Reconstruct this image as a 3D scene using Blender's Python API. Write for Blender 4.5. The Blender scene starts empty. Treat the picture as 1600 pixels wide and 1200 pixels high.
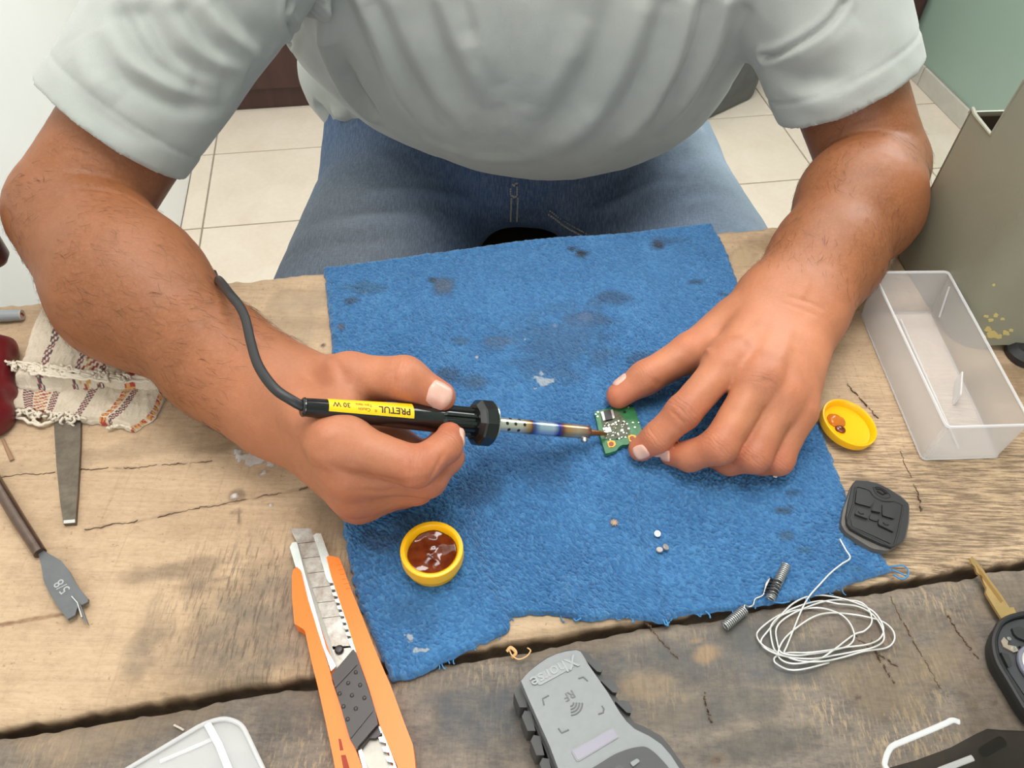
import bpy, bmesh, math, random
import numpy as np
from mathutils import Vector, Matrix, Euler, Quaternion

S = bpy.context.scene
COL = S.collection
rnd = random.Random(7)

# ------------------------------------------------------------------ camera
FPX = 1200.0
CAMZ = 1.23
TOP = 0.765                       # height of the work top
PITCH, ROLL, YAW = math.radians(49.56), 0.0292, math.radians(10.38)
cp, sp, cr, sr = math.cos(PITCH), math.sin(PITCH), math.cos(ROLL), math.sin(ROLL)
FW = np.array([0, cp, -sp]); R0 = np.array([1.0, 0, 0]); D0 = np.array([0, -sp, -cp])
RT = cr * R0 - sr * D0; DN = sr * R0 + cr * D0
CAM = np.array([0, 0, CAMZ])
cam_data = bpy.data.cameras.new('camera'); cam = bpy.data.objects.new('camera', cam_data); COL.objects.link(cam)
cam_data.sensor_width = 36; cam_data.lens = FPX / 1600 * 36; cam_data.clip_start = 0.01
cam.matrix_world = Matrix(((RT[0], -DN[0], -FW[0], CAM[0]), (RT[1], -DN[1], -FW[1], CAM[1]), (RT[2], -DN[2], -FW[2], CAM[2]), (0, 0, 0, 1)))
S.camera = cam

# ------------------------------------------------------------------ light
S.view_settings.view_transform = 'Standard'; S.view_settings.look = 'None'
S.view_settings.exposure = 0.0; S.view_settings.gamma = 1.0; S.view_settings.use_curve_mapping = False
W = bpy.data.worlds.new('overcast_daylight'); S.world = W; W.use_nodes = True
bgn = W.node_tree.nodes['Background']; bgn.inputs[0].default_value = (0.93, 0.97, 1.0, 1); bgn.inputs[1].default_value = 0.55

def area_light(name, loc, target, sx, sy, power, color):
    l = bpy.data.lights.new(name, 'AREA'); l.shape = 'RECTANGLE'; l.size = sx; l.size_y = sy; l.energy = power; l.color = color
    o = bpy.data.objects.new(name, l); COL.objects.link(o); o.location = loc
    d = Vector(target) - Vector(loc); o.rotation_euler = d.to_track_quat('-Z', 'Y').to_euler()
    return o
area_light('shopfront_daylight', (0.1, -2.3, 2.1), (0.1, 0.7, 0.8), 2.0, 1.6, 40, (0.97, 0.985, 1.0))
area_light('ceiling_light', (0.05, 0.55, 2.60), (0.05, 0.75, 0.0), 0.9, 0.9, 27, (1.0, 0.98, 0.95))
area_light('rear_fill_light', (0.10, 2.0, 2.60), (0.05, 1.7, 0.0), 0.9, 0.7, 19, (1.0, 0.97, 0.93))  # added fill that brightens the back of the room, no lamp known there
area_light('side_window_light', (1.0, 1.55, 1.75), (-0.55, 0.75, 0.75), 0.7, 1.0, 17, (0.95, 0.98, 1.0))

# ------------------------------------------------------------------ helpers
def ray(px, py):
    d = FW + (px - 800) / FPX * RT + (py - 600) / FPX * DN
    return d
def Q(px, py, zt=0.0):
    """point of the place seen at a photo pixel, at height zt above the work top"""
    d = ray(px, py); t = (TOP + zt - CAMZ) / d[2]
    return CAM + d * t
def QF(px, py, z=0.0):
    return Q(px, py, z - TOP)
def proj(p):
    v = np.asarray(p) - CAM; d = v @ FW
    return 800 + FPX * (v @ RT) / d, 600 + FPX * (v @ DN) / d

AX = np.array([math.cos(YAW), math.sin(YAW), 0]); AY = np.array([-math.sin(YAW), math.cos(YAW), 0]); AZ = np.array([0, 0, 1.0])

def link(o, parent=None):
    COL.objects.link(o)
    if parent is not None:
        o.parent = parent
        bpy.context.view_layer.update() if False else None
        o.matrix_parent_inverse = Matrix.Identity(4)
    return o
def mesh_obj(name, verts, faces, mat, parent=None, smooth=True, origin=None):
    """verts in world coordinates; the object's origin is put at `origin` (parent-relative when it has one)"""
    me = bpy.data.meshes.new(name)
    v = np.asarray(verts, dtype=np.float64)
    base = np.zeros(3)
    if parent is not None: base = np.array(parent['_loc'])
    elif origin is not None: base = np.asarray(origin, dtype=float)
    v = v - base
    if isinstance(faces, np.ndarray):
        n = len(faces); k = faces.shape[1]
        me.vertices.add(len(v)); me.vertices.foreach_set('co', v.astype(np.float32).ravel())
        me.loops.add(n * k); me.loops.foreach_set('vertex_index', faces.astype(np.int32).ravel())
        me.polygons.add(n); me.polygons.foreach_set('loop_start', (np.arange(n) * k).astype(np.int32))
        me.update(calc_edges=True); me.validate()
    else:
        me.from_pydata([tuple(x) for x in v], [], faces); me.update()
    if smooth: me.polygons.foreach_set('use_smooth', [True] * len(me.polygons))
    if mat is not None: me.materials.append(mat)
    o = bpy.data.objects.new(name, me); link(o, parent)
    if parent is None: o.location = base
    o['_loc'] = list(base)
    return o
def empty(name, loc, label, cat, group=None):
    o = bpy.data.objects.new(name, None); o.empty_display_size = 0.02; COL.objects.link(o)
    o.location = loc; o['_loc'] = [float(x) for x in loc]
    tag(o, label, cat, group); return o
def tag(o, label=None, cat=None, group=None, kind=None):
    if label: o['label'] = label
    if cat: o['category'] = cat
    if group: o['group'] = group
    if kind: o['kind'] = kind
    return o
def sharp(o, ang=35):
    me = o.data
    bm = bmesh.new(); bm.from_mesh(me)
    for e in bm.edges:
        if len(e.link_faces) == 2 and e.calc_face_angle(0) > math.radians(ang): e.smooth = False
    bm.to_mesh(me); bm.free(); return o

class MB:
    """collects shapes (world coordinates) for ONE mesh"""
    def __init__(s): s.v = []; s.f = []
    def add(s, v, f):
        n = len(s.v); s.v += [tuple(map(float, x)) for x in v]; s.f += [tuple(int(i) + n for i in q) for q in f]; return s
    def box(s, c, sz, ax=AX, ay=AY, az=AZ, bev=0.0):
        c = np.asarray(c, float); h = np.asarray(sz, float) / 2
        if bev <= 0:
            v = [c + a * h[0] * ax + b * h[1] * ay + d * h[2] * az for a in (-1, 1) for b in (-1, 1) for d in (-1, 1)]
            s.add(v, [(0, 1, 3, 2), (4, 6, 7, 5), (0, 4, 5, 1), (2, 3, 7, 6), (0, 2, 6, 4), (1, 5, 7, 3)]); return s
        bm = bmesh.new(); bmesh.ops.create_cube(bm, size=1)
        for q in bm.verts: q.co = Vector((q.co.x * sz[0], q.co.y * sz[1], q.co.z * sz[2]))
        bmesh.ops.bevel(bm, geom=bm.edges[:], offset=bev, segments=3, affect='EDGES', profile=0.5)
        bm.verts.index_update()
        v = [c + q.co.x * ax + q.co.y * ay + q.co.z * az for q in bm.verts]; f = [[q.index for q in p.verts] for p in bm.faces]
        bm.free(); s.add(v, f); return s
    def prism(s, poly, z0, z1, o=(0, 0, 0), ax=AX, ay=AY, az=AZ, bev=0.0, seg=2):
        """2-D polygon (counter-clockwise) extruded from z0 to z1 in the frame o, ax, ay, az"""
        o = np.asarray(o, float)
        bm = bmesh.new(); vs = [bm.verts.new((p[0], p[1], z0)) for p in poly]; f = bm.faces.new(vs)
        r = bmesh.ops.extrude_face_region(bm, geom=[f]); top = [e for e in r['geom'] if isinstance(e, bmesh.types.BMVert)]
        for q in top: q.co.z = z1
        bmesh.ops.recalc_face_normals(bm, faces=bm.faces[:])
        if bev > 0:
            ed = [e for e in bm.edges if all(abs(q.co.z - z1) < 1e-9 for q in e.verts)]
            bmesh.ops.bevel(bm, geom=ed, offset=bev, segments=seg, affect='EDGES', profile=0.5)
        bm.verts.index_update()
        v = [o + q.co.x * ax + q.co.y * ay + q.co.z * az for q in bm.verts]; f = [[q.index for q in p.verts] for p in bm.faces]
        bm.free(); s.add(v, f); return s
    def tube(s, pts, r, n=8, cap=True, closed=False, flat=1.0, up=None):
        pts = np.asarray(pts, float); m = len(pts); r = np.broadcast_to(np.asarray(r, float), (m,))
        if closed: t = np.roll(pts, -1, 0) - np.roll(pts, 1, 0)
        else: t = np.gradient(pts, axis=0)
        t /= np.linalg.norm(t, axis=1, keepdims=True) + 1e-12
        u = np.array([0, 0, 1.0]) if up is None else np.asarray(up, float)
        if abs(t[0] @ u) > 0.95: u = np.array([1.0, 0, 0])
        a = np.cross(u, t[0]); a /= np.linalg.norm(a); v = []
        for i in range(m):
            a = a - (a @ t[i]) * t[i]; a /= np.linalg.norm(a) + 1e-12; b = np.cross(t[i], a)
            for k in range(n):
                w = 2 * math.pi * k / n; v.append(pts[i] + r[i] * (math.cos(w) * a + flat * math.sin(w) * b))
        f = []
        for i in range(m if closed else m - 1):
            j = (i + 1) % m
            for k in range(n): f.append((i * n + k, i * n + (k + 1) % n, j * n + (k + 1) % n, j * n + k))
        if cap and not closed: f.append(tuple(range(n))[::-1]); f.append(tuple((m - 1) * n + k for k in range(n)))
        s.add(v, f); return s
    def lathe(s, prof, o, axis=AZ, n=48, ref=None, sx=1.0):
        """profile of (radius, height) along axis from o; closed where radius is 0"""
        axis = np.asarray(axis, float); axis = axis / np.linalg.norm(axis); o = np.asarray(o, float)
        u = np.array([1.0, 0, 0]) if ref is None else np.asarray(ref, float)
        if abs(u @ axis) > 0.95: u = np.array([0, 1.0, 0])
        a = u - (u @ axis) * axis; a /= np.linalg.norm(a); b = np.cross(axis, a)
        v = []; f = []; rows = []
        for (r, h) in prof:
            if r < 1e-7: rows.append([len(v)]); v.append(o + h * axis)
            else:
                rows.append(list(range(len(v), len(v) + n)))
                for k in range(n):
                    w = 2 * math.pi * k / n; v.append(o + h * axis + r * (math.cos(w) * a * sx + math.sin(w) * b))
        for p, q in zip(rows[:-1], rows[1:]):
            for k in range(n):
                k2 = (k + 1) % n
                if len(p) == 1 and len(q) == 1: continue
                if len(p) == 1: f.append((p[0], q[k2], q[k]))
                elif len(q) == 1: f.append((p[k], p[k2], q[0]))
                else: f.append((p[k], p[k2], q[k2], q[k]))
        s.add(v, f); return s
    def build(s, name, mat, parent=None, smooth=True, origin=None, ang=35):
        o = mesh_obj(name, s.v, s.f, mat, parent, smooth, origin)
        if smooth and ang: sharp(o, ang)
        return o
def spline(pts, n):
    """Catmull-Rom through pts, n samples"""
    P = np.asarray(pts, float); m = len(P)
    P = np.vstack([2 * P[0] - P[1], P, 2 * P[-1] - P[-2]])
    t = np.linspace(0, m - 1 - 1e-9, n); i = t.astype(int); f = (t - i)[:, None]
    a, b, c, d = P[i], P[i + 1], P[i + 2], P[i + 3]
    return 0.5 * (2 * b + (c - a) * f + (2 * a - 5 * b + 4 * c - d) * f ** 2 + (3 * b - a - 3 * c + d) * f ** 3)

# -------- coherent noise
def _h(ix, iy, iz, s):
    n = (ix.astype(np.int64) * 374761393 + iy.astype(np.int64) * 668265263 + iz.astype(np.int64) * 2147483647 + s * 974634777) & 0xffffffff
    n = ((n ^ (n >> 13)) * 1274126177) & 0xffffffff; n = n ^ (n >> 16)
    return (n & 0xffff) / 32767.5 - 1.0
def noise3(p, seed=0):
    p = np.asarray(p, float); i = np.floor(p).astype(np.int64); f = p - i; u = f * f * f * (f * (f * 6 - 15) + 10)
    r = 0
    for a in (0, 1):
        for b in (0, 1):
            for c in (0, 1):
                w = (u[..., 0] if a else 1 - u[..., 0]) * (u[..., 1] if b else 1 - u[..., 1]) * (u[..., 2] if c else 1 - u[..., 2])
                r = r + w * _h(i[..., 0] + a, i[..., 1] + b, i[..., 2] + c, seed)
    return r
def noise2(x, y, seed=0):
    return noise3(np.stack([x, y, np.zeros_like(x) + 0.37], -1), seed)
def fbm2(x, y, seed=0, o=4):
    return sum(noise2(x * 2 ** k + 13.1 * k, y * 2 ** k - 7.7 * k, seed + k) * 0.5 ** k for k in range(o))

def vcol(o, name, rgb):
    me = o.data; a = me.color_attributes.new(name, 'FLOAT_COLOR', 'POINT')
    rgb = np.asarray(rgb, np.float32); c = np.ones((len(me.vertices), 4), np.float32)
    if rgb.ndim == 1: c[:, :3] = rgb[:, None]
    else: c[:, :3] = rgb
    a.data.foreach_set('color', c.ravel())

# ------------------------------------------------------------------ materials
def srgb(r, g, b):
    def f(c):
        c /= 255.0
        return c / 12.92 if c <= 0.04045 else ((c + 0.055) / 1.055) ** 2.4
    return (f(r), f(g), f(b), 1)
class NT:
    def __init__(s, name):
        s.m = bpy.data.materials.new(name); s.m.use_nodes = True; s.t = s.m.node_tree; s.b = s.t.nodes['Principled BSDF']; s._tc = None
    def n(s, typ, **kw):
        x = s.t.nodes.new(typ)
        for k, v in kw.items(): setattr(x, k, v)
        return x
    def l(s, a, b): s.t.links.new(a, b)
    def coord(s, which='Object'):
        if s._tc is None: s._tc = s.n('ShaderNodeTexCoord')
        return s._tc.outputs[which]
    def mapping(s, scale=(1, 1, 1), rot=(0, 0, 0), loc=(0, 0, 0), src=None):
        x = s.n('ShaderNodeMapping'); x.inputs['Scale'].default_value = scale; x.inputs['Rotation'].default_value = rot; x.inputs['Location'].default_value = loc
        s.l(src or s.coord(), x.inputs[0]); return x.outputs[0]
    def noise(s, scale, detail=4, rough=0.55, src=None, dist=0.0):
        x = s.n('ShaderNodeTexNoise'); x.inputs['Scale'].default_value = scale; x.inputs['Detail'].default_value = detail
        x.inputs['Roughness'].default_value = rough; x.inputs['Distortion'].default_value = dist
        s.l(src or s.coord(), x.inputs['Vector']); return x.outputs['Fac']
    def ramp(s, fac, stops, interp='LINEAR'):
        x = s.n('ShaderNodeValToRGB'); x.color_ramp.interpolation = interp; e = x.color_ramp.elements
        e.remove(e[1]); e[0].position = stops[0][0]; e[0].color = (*stops[0][1][:3], 1)
        for p, c in stops[1:]: e.new(p).color = (*c[:3], 1)
        s.l(fac, x.inputs[0]); return x.outputs[0]
    def mix(s, fac, a, b, blend='MIX'):
        x = s.n('ShaderNodeMix', data_type='RGBA', blend_type=blend)
        for sock, v in ((x.inputs[0], fac), (x.inputs[6], a), (x.inputs[7], b)):
            if isinstance(v, (int, float)): sock.default_value = v
            elif isinstance(v, tuple): sock.default_value = v
            else: s.l(v, sock)
        return x.outputs[2]
    def math(s, op, a, b=0.0):
        x = s.n('ShaderNodeMath', operation=op)
        for sock, v in ((x.inputs[0], a), (x.inputs[1], b)):
            if isinstance(v, (int, float)): sock.default_value = v
            else: s.l(v, sock)
        return x.outputs[0]
    def attr(s, name):
        x = s.n('ShaderNodeAttribute'); x.attribute_name = name; return x.outputs['Color']
    def bump(s, h, strength=0.3, dist=0.001, chain=None):
        x = s.n('ShaderNodeBump'); x.inputs['Strength'].default_value = strength; x.inputs['Distance'].default_value = dist
        s.l(h, x.inputs['Height'])
        if chain is not None: s.l(chain, x.inputs['Normal'])
        s.l(x.outputs[0], s.b.inputs['Normal']); return x.outputs[0]
    def set(s, **kw):
        for k, v in kw.items():
            k = k.replace('_', ' ')
            if isinstance(v, (int, float, tuple)): s.b.inputs[k].default_value = v
            else: s.l(v, s.b.inputs[k])
        return s
def simple(name, col, rough=0.5, metal=0.0, grain=0.0, gscale=60, bump=0.0, **kw):
    t = NT(name); c = col
    if grain > 0:
        f = t.noise(gscale, 5, 0.6)
        dk = tuple(x * (1 - grain) for x in col[:3]) + (1,); lt = tuple(min(1, x * (1 + grain)) for x in col[:3]) + (1,)
        c = t.ramp(f, [(0.3, dk), (0.7, lt)])
    t.set(Base_Color=c, Roughness=rough, Metallic=metal, **kw)
    if bump > 0: t.bump(t.noise(gscale * 3, 4, 0.6), bump, 0.0006)
    return t.m
# ------------------------------------------------------------------ signed-distance modelling for the body and clothes
BIG = 1e3
class RC:
    """round cone"""
    def __init__(s, a, b, ra, rb):
        s.a = np.asarray(a, float); s.d = np.asarray(b, float) - s.a; s.dd = s.d @ s.d + 1e-12; s.ra = ra; s.rb = rb
        s.c = s.a + s.d / 2; s.R = math.sqrt(s.dd) / 2 + max(ra, rb)
    def ev(s, p, c, rb):
        q = p - s.a; t = np.clip((q @ s.d) / s.dd, 0, 1)
        q = q - t[:, None] * s.d
        return np.sqrt(np.einsum('ij,ij->i', q, q)) - (s.ra + t * (s.rb - s.ra))
class EL:
    """ellipsoid; M rows = its axes"""
    def __init__(s, c, r, M=None):
        s.c = np.asarray(c, float); s.r = np.asarray(r, float); s.M = np.eye(3) if M is None else np.asarray(M, float); s.R = max(r)
    def ev(s, p, c, rb):
        q = (p - s.c) @ s.M.T; k0 = np.linalg.norm(q / s.r, axis=1); k1 = np.linalg.norm(q / s.r ** 2, axis=1)
        return np.where(k0 < 1e-6, -s.r.min(), k0 * (k0 - 1) / np.maximum(k1, 1e-9))
class SM:
    """smooth union"""
    def __init__(s, k, ch):
        s.k = k; s.ch = ch
        lo = np.min([x.c - x.R for x in ch], 0); hi = np.max([x.c + x.R for x in ch], 0)
        s.c = (lo + hi) / 2; s.R = max(np.linalg.norm(x.c - s.c) + x.R for x in ch) + k / 4
    def ev(s, p, c, rb):
        d = None
        for x in s.ch:
            if np.linalg.norm(x.c - c) - x.R - rb > s.k + 0.03: continue
            e = x.ev(p, c, rb)
            if d is None: d = e
            else:
                h = np.maximum(s.k - np.abs(d - e), 0) / s.k; d = np.minimum(d, e) - h * h * s.k * 0.25
        return np.full(len(p), 0.06) if d is None else d
class FN:
    """child with a function applied to (distance, points)"""
    def __init__(s, ch, fn, pad=0.0): s.ch = ch; s.fn = fn; s.c = ch.c; s.R = ch.R + pad
    def ev(s, p, c, rb): return s.fn(s.ch.ev(p, c, rb), p)
def sd(node, p):
    p = np.atleast_2d(np.asarray(p, float)); c = p.mean(0); return node.ev(p, c, np.linalg.norm(p - c, axis=1).max() + 0.5)
def hit(node, px=None, py=None, o=None, d=None, t0=0.25, t1=2.5):
    """first point of a surface along a line of sight (or along o, d)"""
    if o is None: o = CAM; d = ray(px, py)
    d = np.asarray(d, float) / np.linalg.norm(d); t = t0
    for _ in range(300):
        p = (o + t * d)[None]; v = node.ev(p, p[0], 0.3)[0]
        if v < 2e-4: return p[0]
        t += min(v * 0.8, 0.03)
        if t > t1: return None
    return p[0]
def grad(node, p, e=1e-3):
    p = np.asarray(p, float); g = np.zeros_like(p)
    for k in range(3):
        q = np.zeros(3); q[k] = e
        g[:, k] = sd(node, p + q) - sd(node, p - q)
    return g / (np.linalg.norm(g, axis=1, keepdims=True) + 1e-12)
def surface(node, h, B=14, bbox=None):
    """sparse surface nets: only blocks that the surface crosses are sampled"""
    lo, hi = (node.c - node.R, node.c + node.R) if bbox is None else map(np.asarray, bbox)
    nb = np.ceil((hi - lo) / (h * B)).astype(int)
    rb = h * B * math.sqrt(3) / 2
    # coarse descent
    act = []
    def rec(i0, n):
        n3 = np.minimum(n, nb - i0)
        if (n3 <= 0).any(): return
        c = lo + (i0 + n / 2.0) * B * h; r = rb * n
        p = c[None]; v = node.ev(p, c, r * 1.0)[0]
        if n > 1:
            if abs(v) > r + 0.05 and abs(v) < 0.05: pass
            if v > r + 0.05 and v != 0.06: return
            m = n // 2
            for a in (0, 1):
                for b in (0, 1):
                    for d in (0, 1): rec(i0 + np.array([a, b, d]) * m, m)
        elif abs(v) <= rb * 1.35: act.append(tuple(i0))
    n0 = 1
    while n0 < nb.max(): n0 *= 2
    rec(np.zeros(3, int), n0)
    g = np.arange(B + 1); G = np.stack(np.meshgrid(g, g, g, indexing='ij'), -1).reshape(-1, 3)
    N = (nb * B + 2).astype(np.int64)
    key = lambda ijk: (ijk[..., 0] * N[1] + ijk[..., 1]) * N[2] + ijk[..., 2]
    VK = []; VP = []; FK = []
    vals = {}
    offs = np.array([[a, b, c] for a in (0, 1) for b in (0, 1) for c in (0, 1)])
    edges = [(a, b) for a in range(8) for b in range(a + 1, 8) if np.abs(offs[a] - offs[b]).sum() == 1]
    for blk in act:
        base = np.array(blk) * B; c = lo + (base + B / 2) * h
        d = node.ev(lo + (base + G) * h, c, rb).reshape(B + 1, B + 1, B + 1)
        if d.min() > 0 or d.max() < 0: continue
        sg = d < 0
        C = np.stack([d[o[0]:B + o[0], o[1]:B + o[1], o[2]:B + o[2]] for o in offs], -1)
        ins = (C < 0).sum(-1); cell = np.argwhere((ins > 0) & (ins < 8))
        if len(cell) == 0: continue
        cv = C[cell[:, 0], cell[:, 1], cell[:, 2]]
        acc = np.zeros((len(cell), 3)); cnt = np.zeros(len(cell))
        for a, b in edges:
            x, y = cv[:, a], cv[:, b]; m = (x < 0) != (y < 0)
            t = np.where(m, x / np.where(m, x - y, 1), 0)
            acc += np.where(m[:, None], offs[a] + t[:, None] * (offs[b] - offs[a]), 0); cnt += m
        VK.append(key(cell + base)); VP.append(lo + (cell + base + acc / cnt[:, None]) * h)
        for ax in range(3):
            o1 = [0, 0, 0]; o1[ax] = 1
            s0 = sg[:B, :B, :B]; s1 = sg[o1[0]:B + o1[0], o1[1]:B + o1[1], o1[2]:B + o1[2]]
            e = np.argwhere(s0 != s1)
            if len(e) == 0: continue
            fl = s0[e[:, 0], e[:, 1], e[:, 2]]
            u = np.zeros(3, int); w = np.zeros(3, int); u[(ax + 1) % 3] = 1; w[(ax + 2) % 3] = 1
            E = e + base
            q = np.stack([key(E - u - w), key(E - w), key(E), key(E - u)], -1)
            q[~fl] = q[~fl][:, ::-1]
            FK.append(q)
    VK = np.concatenate(VK); VP = np.concatenate(VP); FK = np.concatenate(FK)
    VKu, ix = np.unique(VK, return_index=True); VP = VP[ix]
    j = np.searchsorted(VKu, FK); j = np.minimum(j, len(VKu) - 1); ok = (VKu[j] == FK).all(1)
    return VP, j[ok]
def vnormals(V, F):
    a = V[F[:, 2]] - V[F[:, 0]]; b = V[F[:, 3]] - V[F[:, 1]]; n = np.cross(a, b); N = np.zeros_like(V)
    for k in range(4): np.add.at(N, F[:, k], n)
    return N / (np.linalg.norm(N, axis=1, keepdims=True) + 1e-12)
def vsmooth(V, F, X, it=1):
    """average X over mesh neighbours"""
    for _ in range(it):
        s = np.zeros_like(X); c = np.zeros(len(V))
        for k in range(4):
            np.add.at(s, F[:, k], X[F[:, (k + 1) % 4]]); np.add.at(c, F[:, k], 1)
            np.add.at(s, F[:, k], X[F[:, (k + 3) % 4]]); np.add.at(c, F[:, k], 1)
        X = 0.5 * X + 0.5 * (s.T / np.maximum(c, 1)).T
    return X
def seg_dist(V, poly):
    """distance of every vertex to a 3-D polyline and the parameter along it"""
    poly = np.asarray(poly, float); D = np.full(len(V), 1e9); T = np.zeros(len(V)); n = len(poly) - 1
    for i in range(n):
        a = poly[i]; d = poly[i + 1] - a; t = np.clip((V - a) @ d / (d @ d + 1e-12), 0, 1)
        e = np.linalg.norm(V - a - t[:, None] * d, axis=1); m = e < D
        D[m] = e[m]; T[m] = (i + t[m]) / n
    return D, T
# ------------------------------------------------------------------ the room
ORG = QF(316, 356.5)
TILE = 0.33
def RM(u, v, z=0.0): return ORG + u * AX + v * AY + np.array([0, 0, z])
def uv_of(p): d = np.asarray(p) - ORG; return d @ AX, d @ AY
U_L = uv_of(QF(288, 322))[0]; V_B = uv_of(QF(410, 175.5))[1]; U_R = uv_of(QF(1490, 186))[0]
V_F = -4.2; V_W = V_B + 0.55; CEIL = 2.75

t = NT('floor_tile_ceramic')
f1 = t.noise(7, 5, 0.6); f2 = t.noise(90, 3, 0.6)
c = t.ramp(f1, [(0.25, srgb(214, 200, 181)), (0.5, srgb(222, 209, 192)), (0.78, srgb(229, 218, 203))])
c = t.mix(0.10, c, t.ramp(f2, [(0.3, srgb(190, 172, 150)), (0.7, srgb(240, 232, 220))]))
oi = t.n('ShaderNodeObjectInfo'); c = t.mix(t.math('MULTIPLY', oi.outputs['Random'], 0.16), c, srgb(206, 190, 168))
t.set(Base_Color=c, Roughness=0.32); t.bump(f2, 0.05, 0.0005); M_tile = t.m
M_grout = simple('grout_grey', srgb(150, 140, 126), 0.9, grain=0.15, gscale=120)
floor = MB().box(RM((U_L + U_R) / 2, (V_W + V_F) / 2, -0.045), (U_R - U_L + .3, V_W - V_F + .3, 0.084)).build('floor', M_grout, None, smooth=False, origin=RM(0, 0, 0))
tag(floor, 'beige ceramic tiled floor with grey grout', None, None, 'structure')
tile_me = None
for i in range(int(math.floor(U_L / TILE)), int(math.ceil(U_R / TILE))):
    for j in range(-7, int(math.ceil(V_W / TILE))):
        u0, u1 = max(i * TILE, U_L), min((i + 1) * TILE, U_R)
        if u1 - u0 < 0.02: continue
        full = abs(u1 - u0 - TILE) < 1e-6
        c = RM((u0 + u1) / 2, (j + .5) * TILE, -0.004)
        if full and tile_me is not None:
            o = bpy.data.objects.new('tile', tile_me); link(o, floor); o.location = c - np.array(floor['_loc'])
        else:
            o = MB().box((0, 0, 0), (u1 - u0 - .0045, TILE - .0045, 0.008), bev=0.0012).build('tile', M_tile, None, smooth=False, origin=(0, 0, 0))
            o.parent = floor; o.location = c - np.array(floor['_loc'])
            if full: tile_me = o.data

def wall_mat(name, col, col2, rough=0.6):
    t = NT(name); f = t.noise(2.2, 5, 0.6); g = t.noise(140, 3, 0.5)
    c = t.ramp(f, [(0.3, col2), (0.7, col)])
    t.set(Base_Color=c, Roughness=rough); t.bump(g, 0.12, 0.001); return t.m
M_white = wall_mat('white_wall_paint', srgb(246, 246, 243), srgb(238, 239, 236), 0.5)
M_green = wall_mat('pale_green_wall_paint', srgb(158, 183, 170), srgb(152, 176, 163), 0.45)
M_ceil = wall_mat('ceiling_paint', srgb(238, 238, 235), srgb(230, 230, 227), 0.8)
def wall(name, u0, v0, u1, v1, z0, z1, mat, label):
    o = MB().box(RM((u0 + u1) / 2, (v0 + v1) / 2, (z0 + z1) / 2), (abs(u1 - u0), abs(v1 - v0), z1 - z0)).build(name, mat, None, smooth=False, origin=RM((u0 + u1) / 2, (v0 + v1) / 2, z0))
    return tag(o, label, None, None, 'structure')
wall('wall_left', U_L - .10, V_F, U_L, V_W, 0.0, CEIL, M_white, 'smooth white painted wall at the left')
wall('wall_right', U_R, V_F, U_R + .10, V_W, 0.0, CEIL, M_green, 'pale green painted wall at the right')
wall('wall_back', U_L - .10, V_W, U_R + .10, V_W + .10, 0.0, CEIL, M_white, 'white wall behind the brown counter')
wall('ceiling', U_L - .10, V_F, U_R + .10, V_W + .10, CEIL, CEIL + .08, M_ceil, 'plain white ceiling')
# skirting of cut tiles along the green wall
M_skirt = simple('skirting_tile', srgb(196, 194, 184), 0.4, grain=0.06, gscale=30)
base = MB().box(RM(U_R - .003, (V_F + V_W) / 2, .030), (.006, V_W - V_F, .058)).build('baseboard_right', M_grout, None, smooth=False, origin=RM(U_R, 0, 0)); tag(base, 'grey tile skirting along the green wall', None, None, 'structure')
sk = None
for j in range(-4, int(V_W / TILE)):
    c = RM(U_R - .008, (j + .5) * TILE + .11, .0300)
    if sk is None:
        o = MB().box((0, 0, 0), (.008, TILE - .004, .059), bev=.0015).build('skirting_tile', M_skirt, None, smooth=False, origin=(0, 0, 0)); sk = o.data
        o.parent = base
    else: o = bpy.data.objects.new('skirting_tile', sk); link(o, base)
    o.location = c - np.array(base['_loc'])

# dark brown counter across the back
t = NT('dark_brown_laminate'); f = t.noise(3, 6, 0.6, src=t.mapping((18, 18, 1.2)))
t.set(Base_Color=t.ramp(f, [(0.3, srgb(58, 36, 32)), (0.7, srgb(74, 46, 41))]), Roughness=0.42); M_brown = t.m
cu = empty('counter', RM((U_L + U_R) / 2, V_B + .25, 0), 'dark brown wooden counter standing along the back of the room', 'counter')
MB().box(RM((U_L + U_R) / 2, V_B + .26, .45), (U_R - U_L - .02, .48, .896), bev=.003).build('cabinet_body', M_brown, cu, smooth=False)
for k in range(5):
    w = (U_R - U_L - .06) / 5; u = U_L + .03 + (k + .5) * w
    d = MB().box(RM(u, V_B + .012, .47), (w - .006, .018, .80), bev=.003).build('door', M_brown, cu, smooth=False)
    MB().tube([RM(u + w * .38, V_B - .018, .72), RM(u + w * .38, V_B - .018, .84)], .006, 10).build('handle', simple('steel_handle', srgb(170, 170, 170), .3, 1.0) if k == 0 else bpy.data.materials['steel_handle'], d)
MB().box(RM((U_L + U_R) / 2, V_B + .25, .915), (U_R - U_L - .02, .54, .034), bev=.004).build('counter_top', M_brown, cu, smooth=False)

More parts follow.
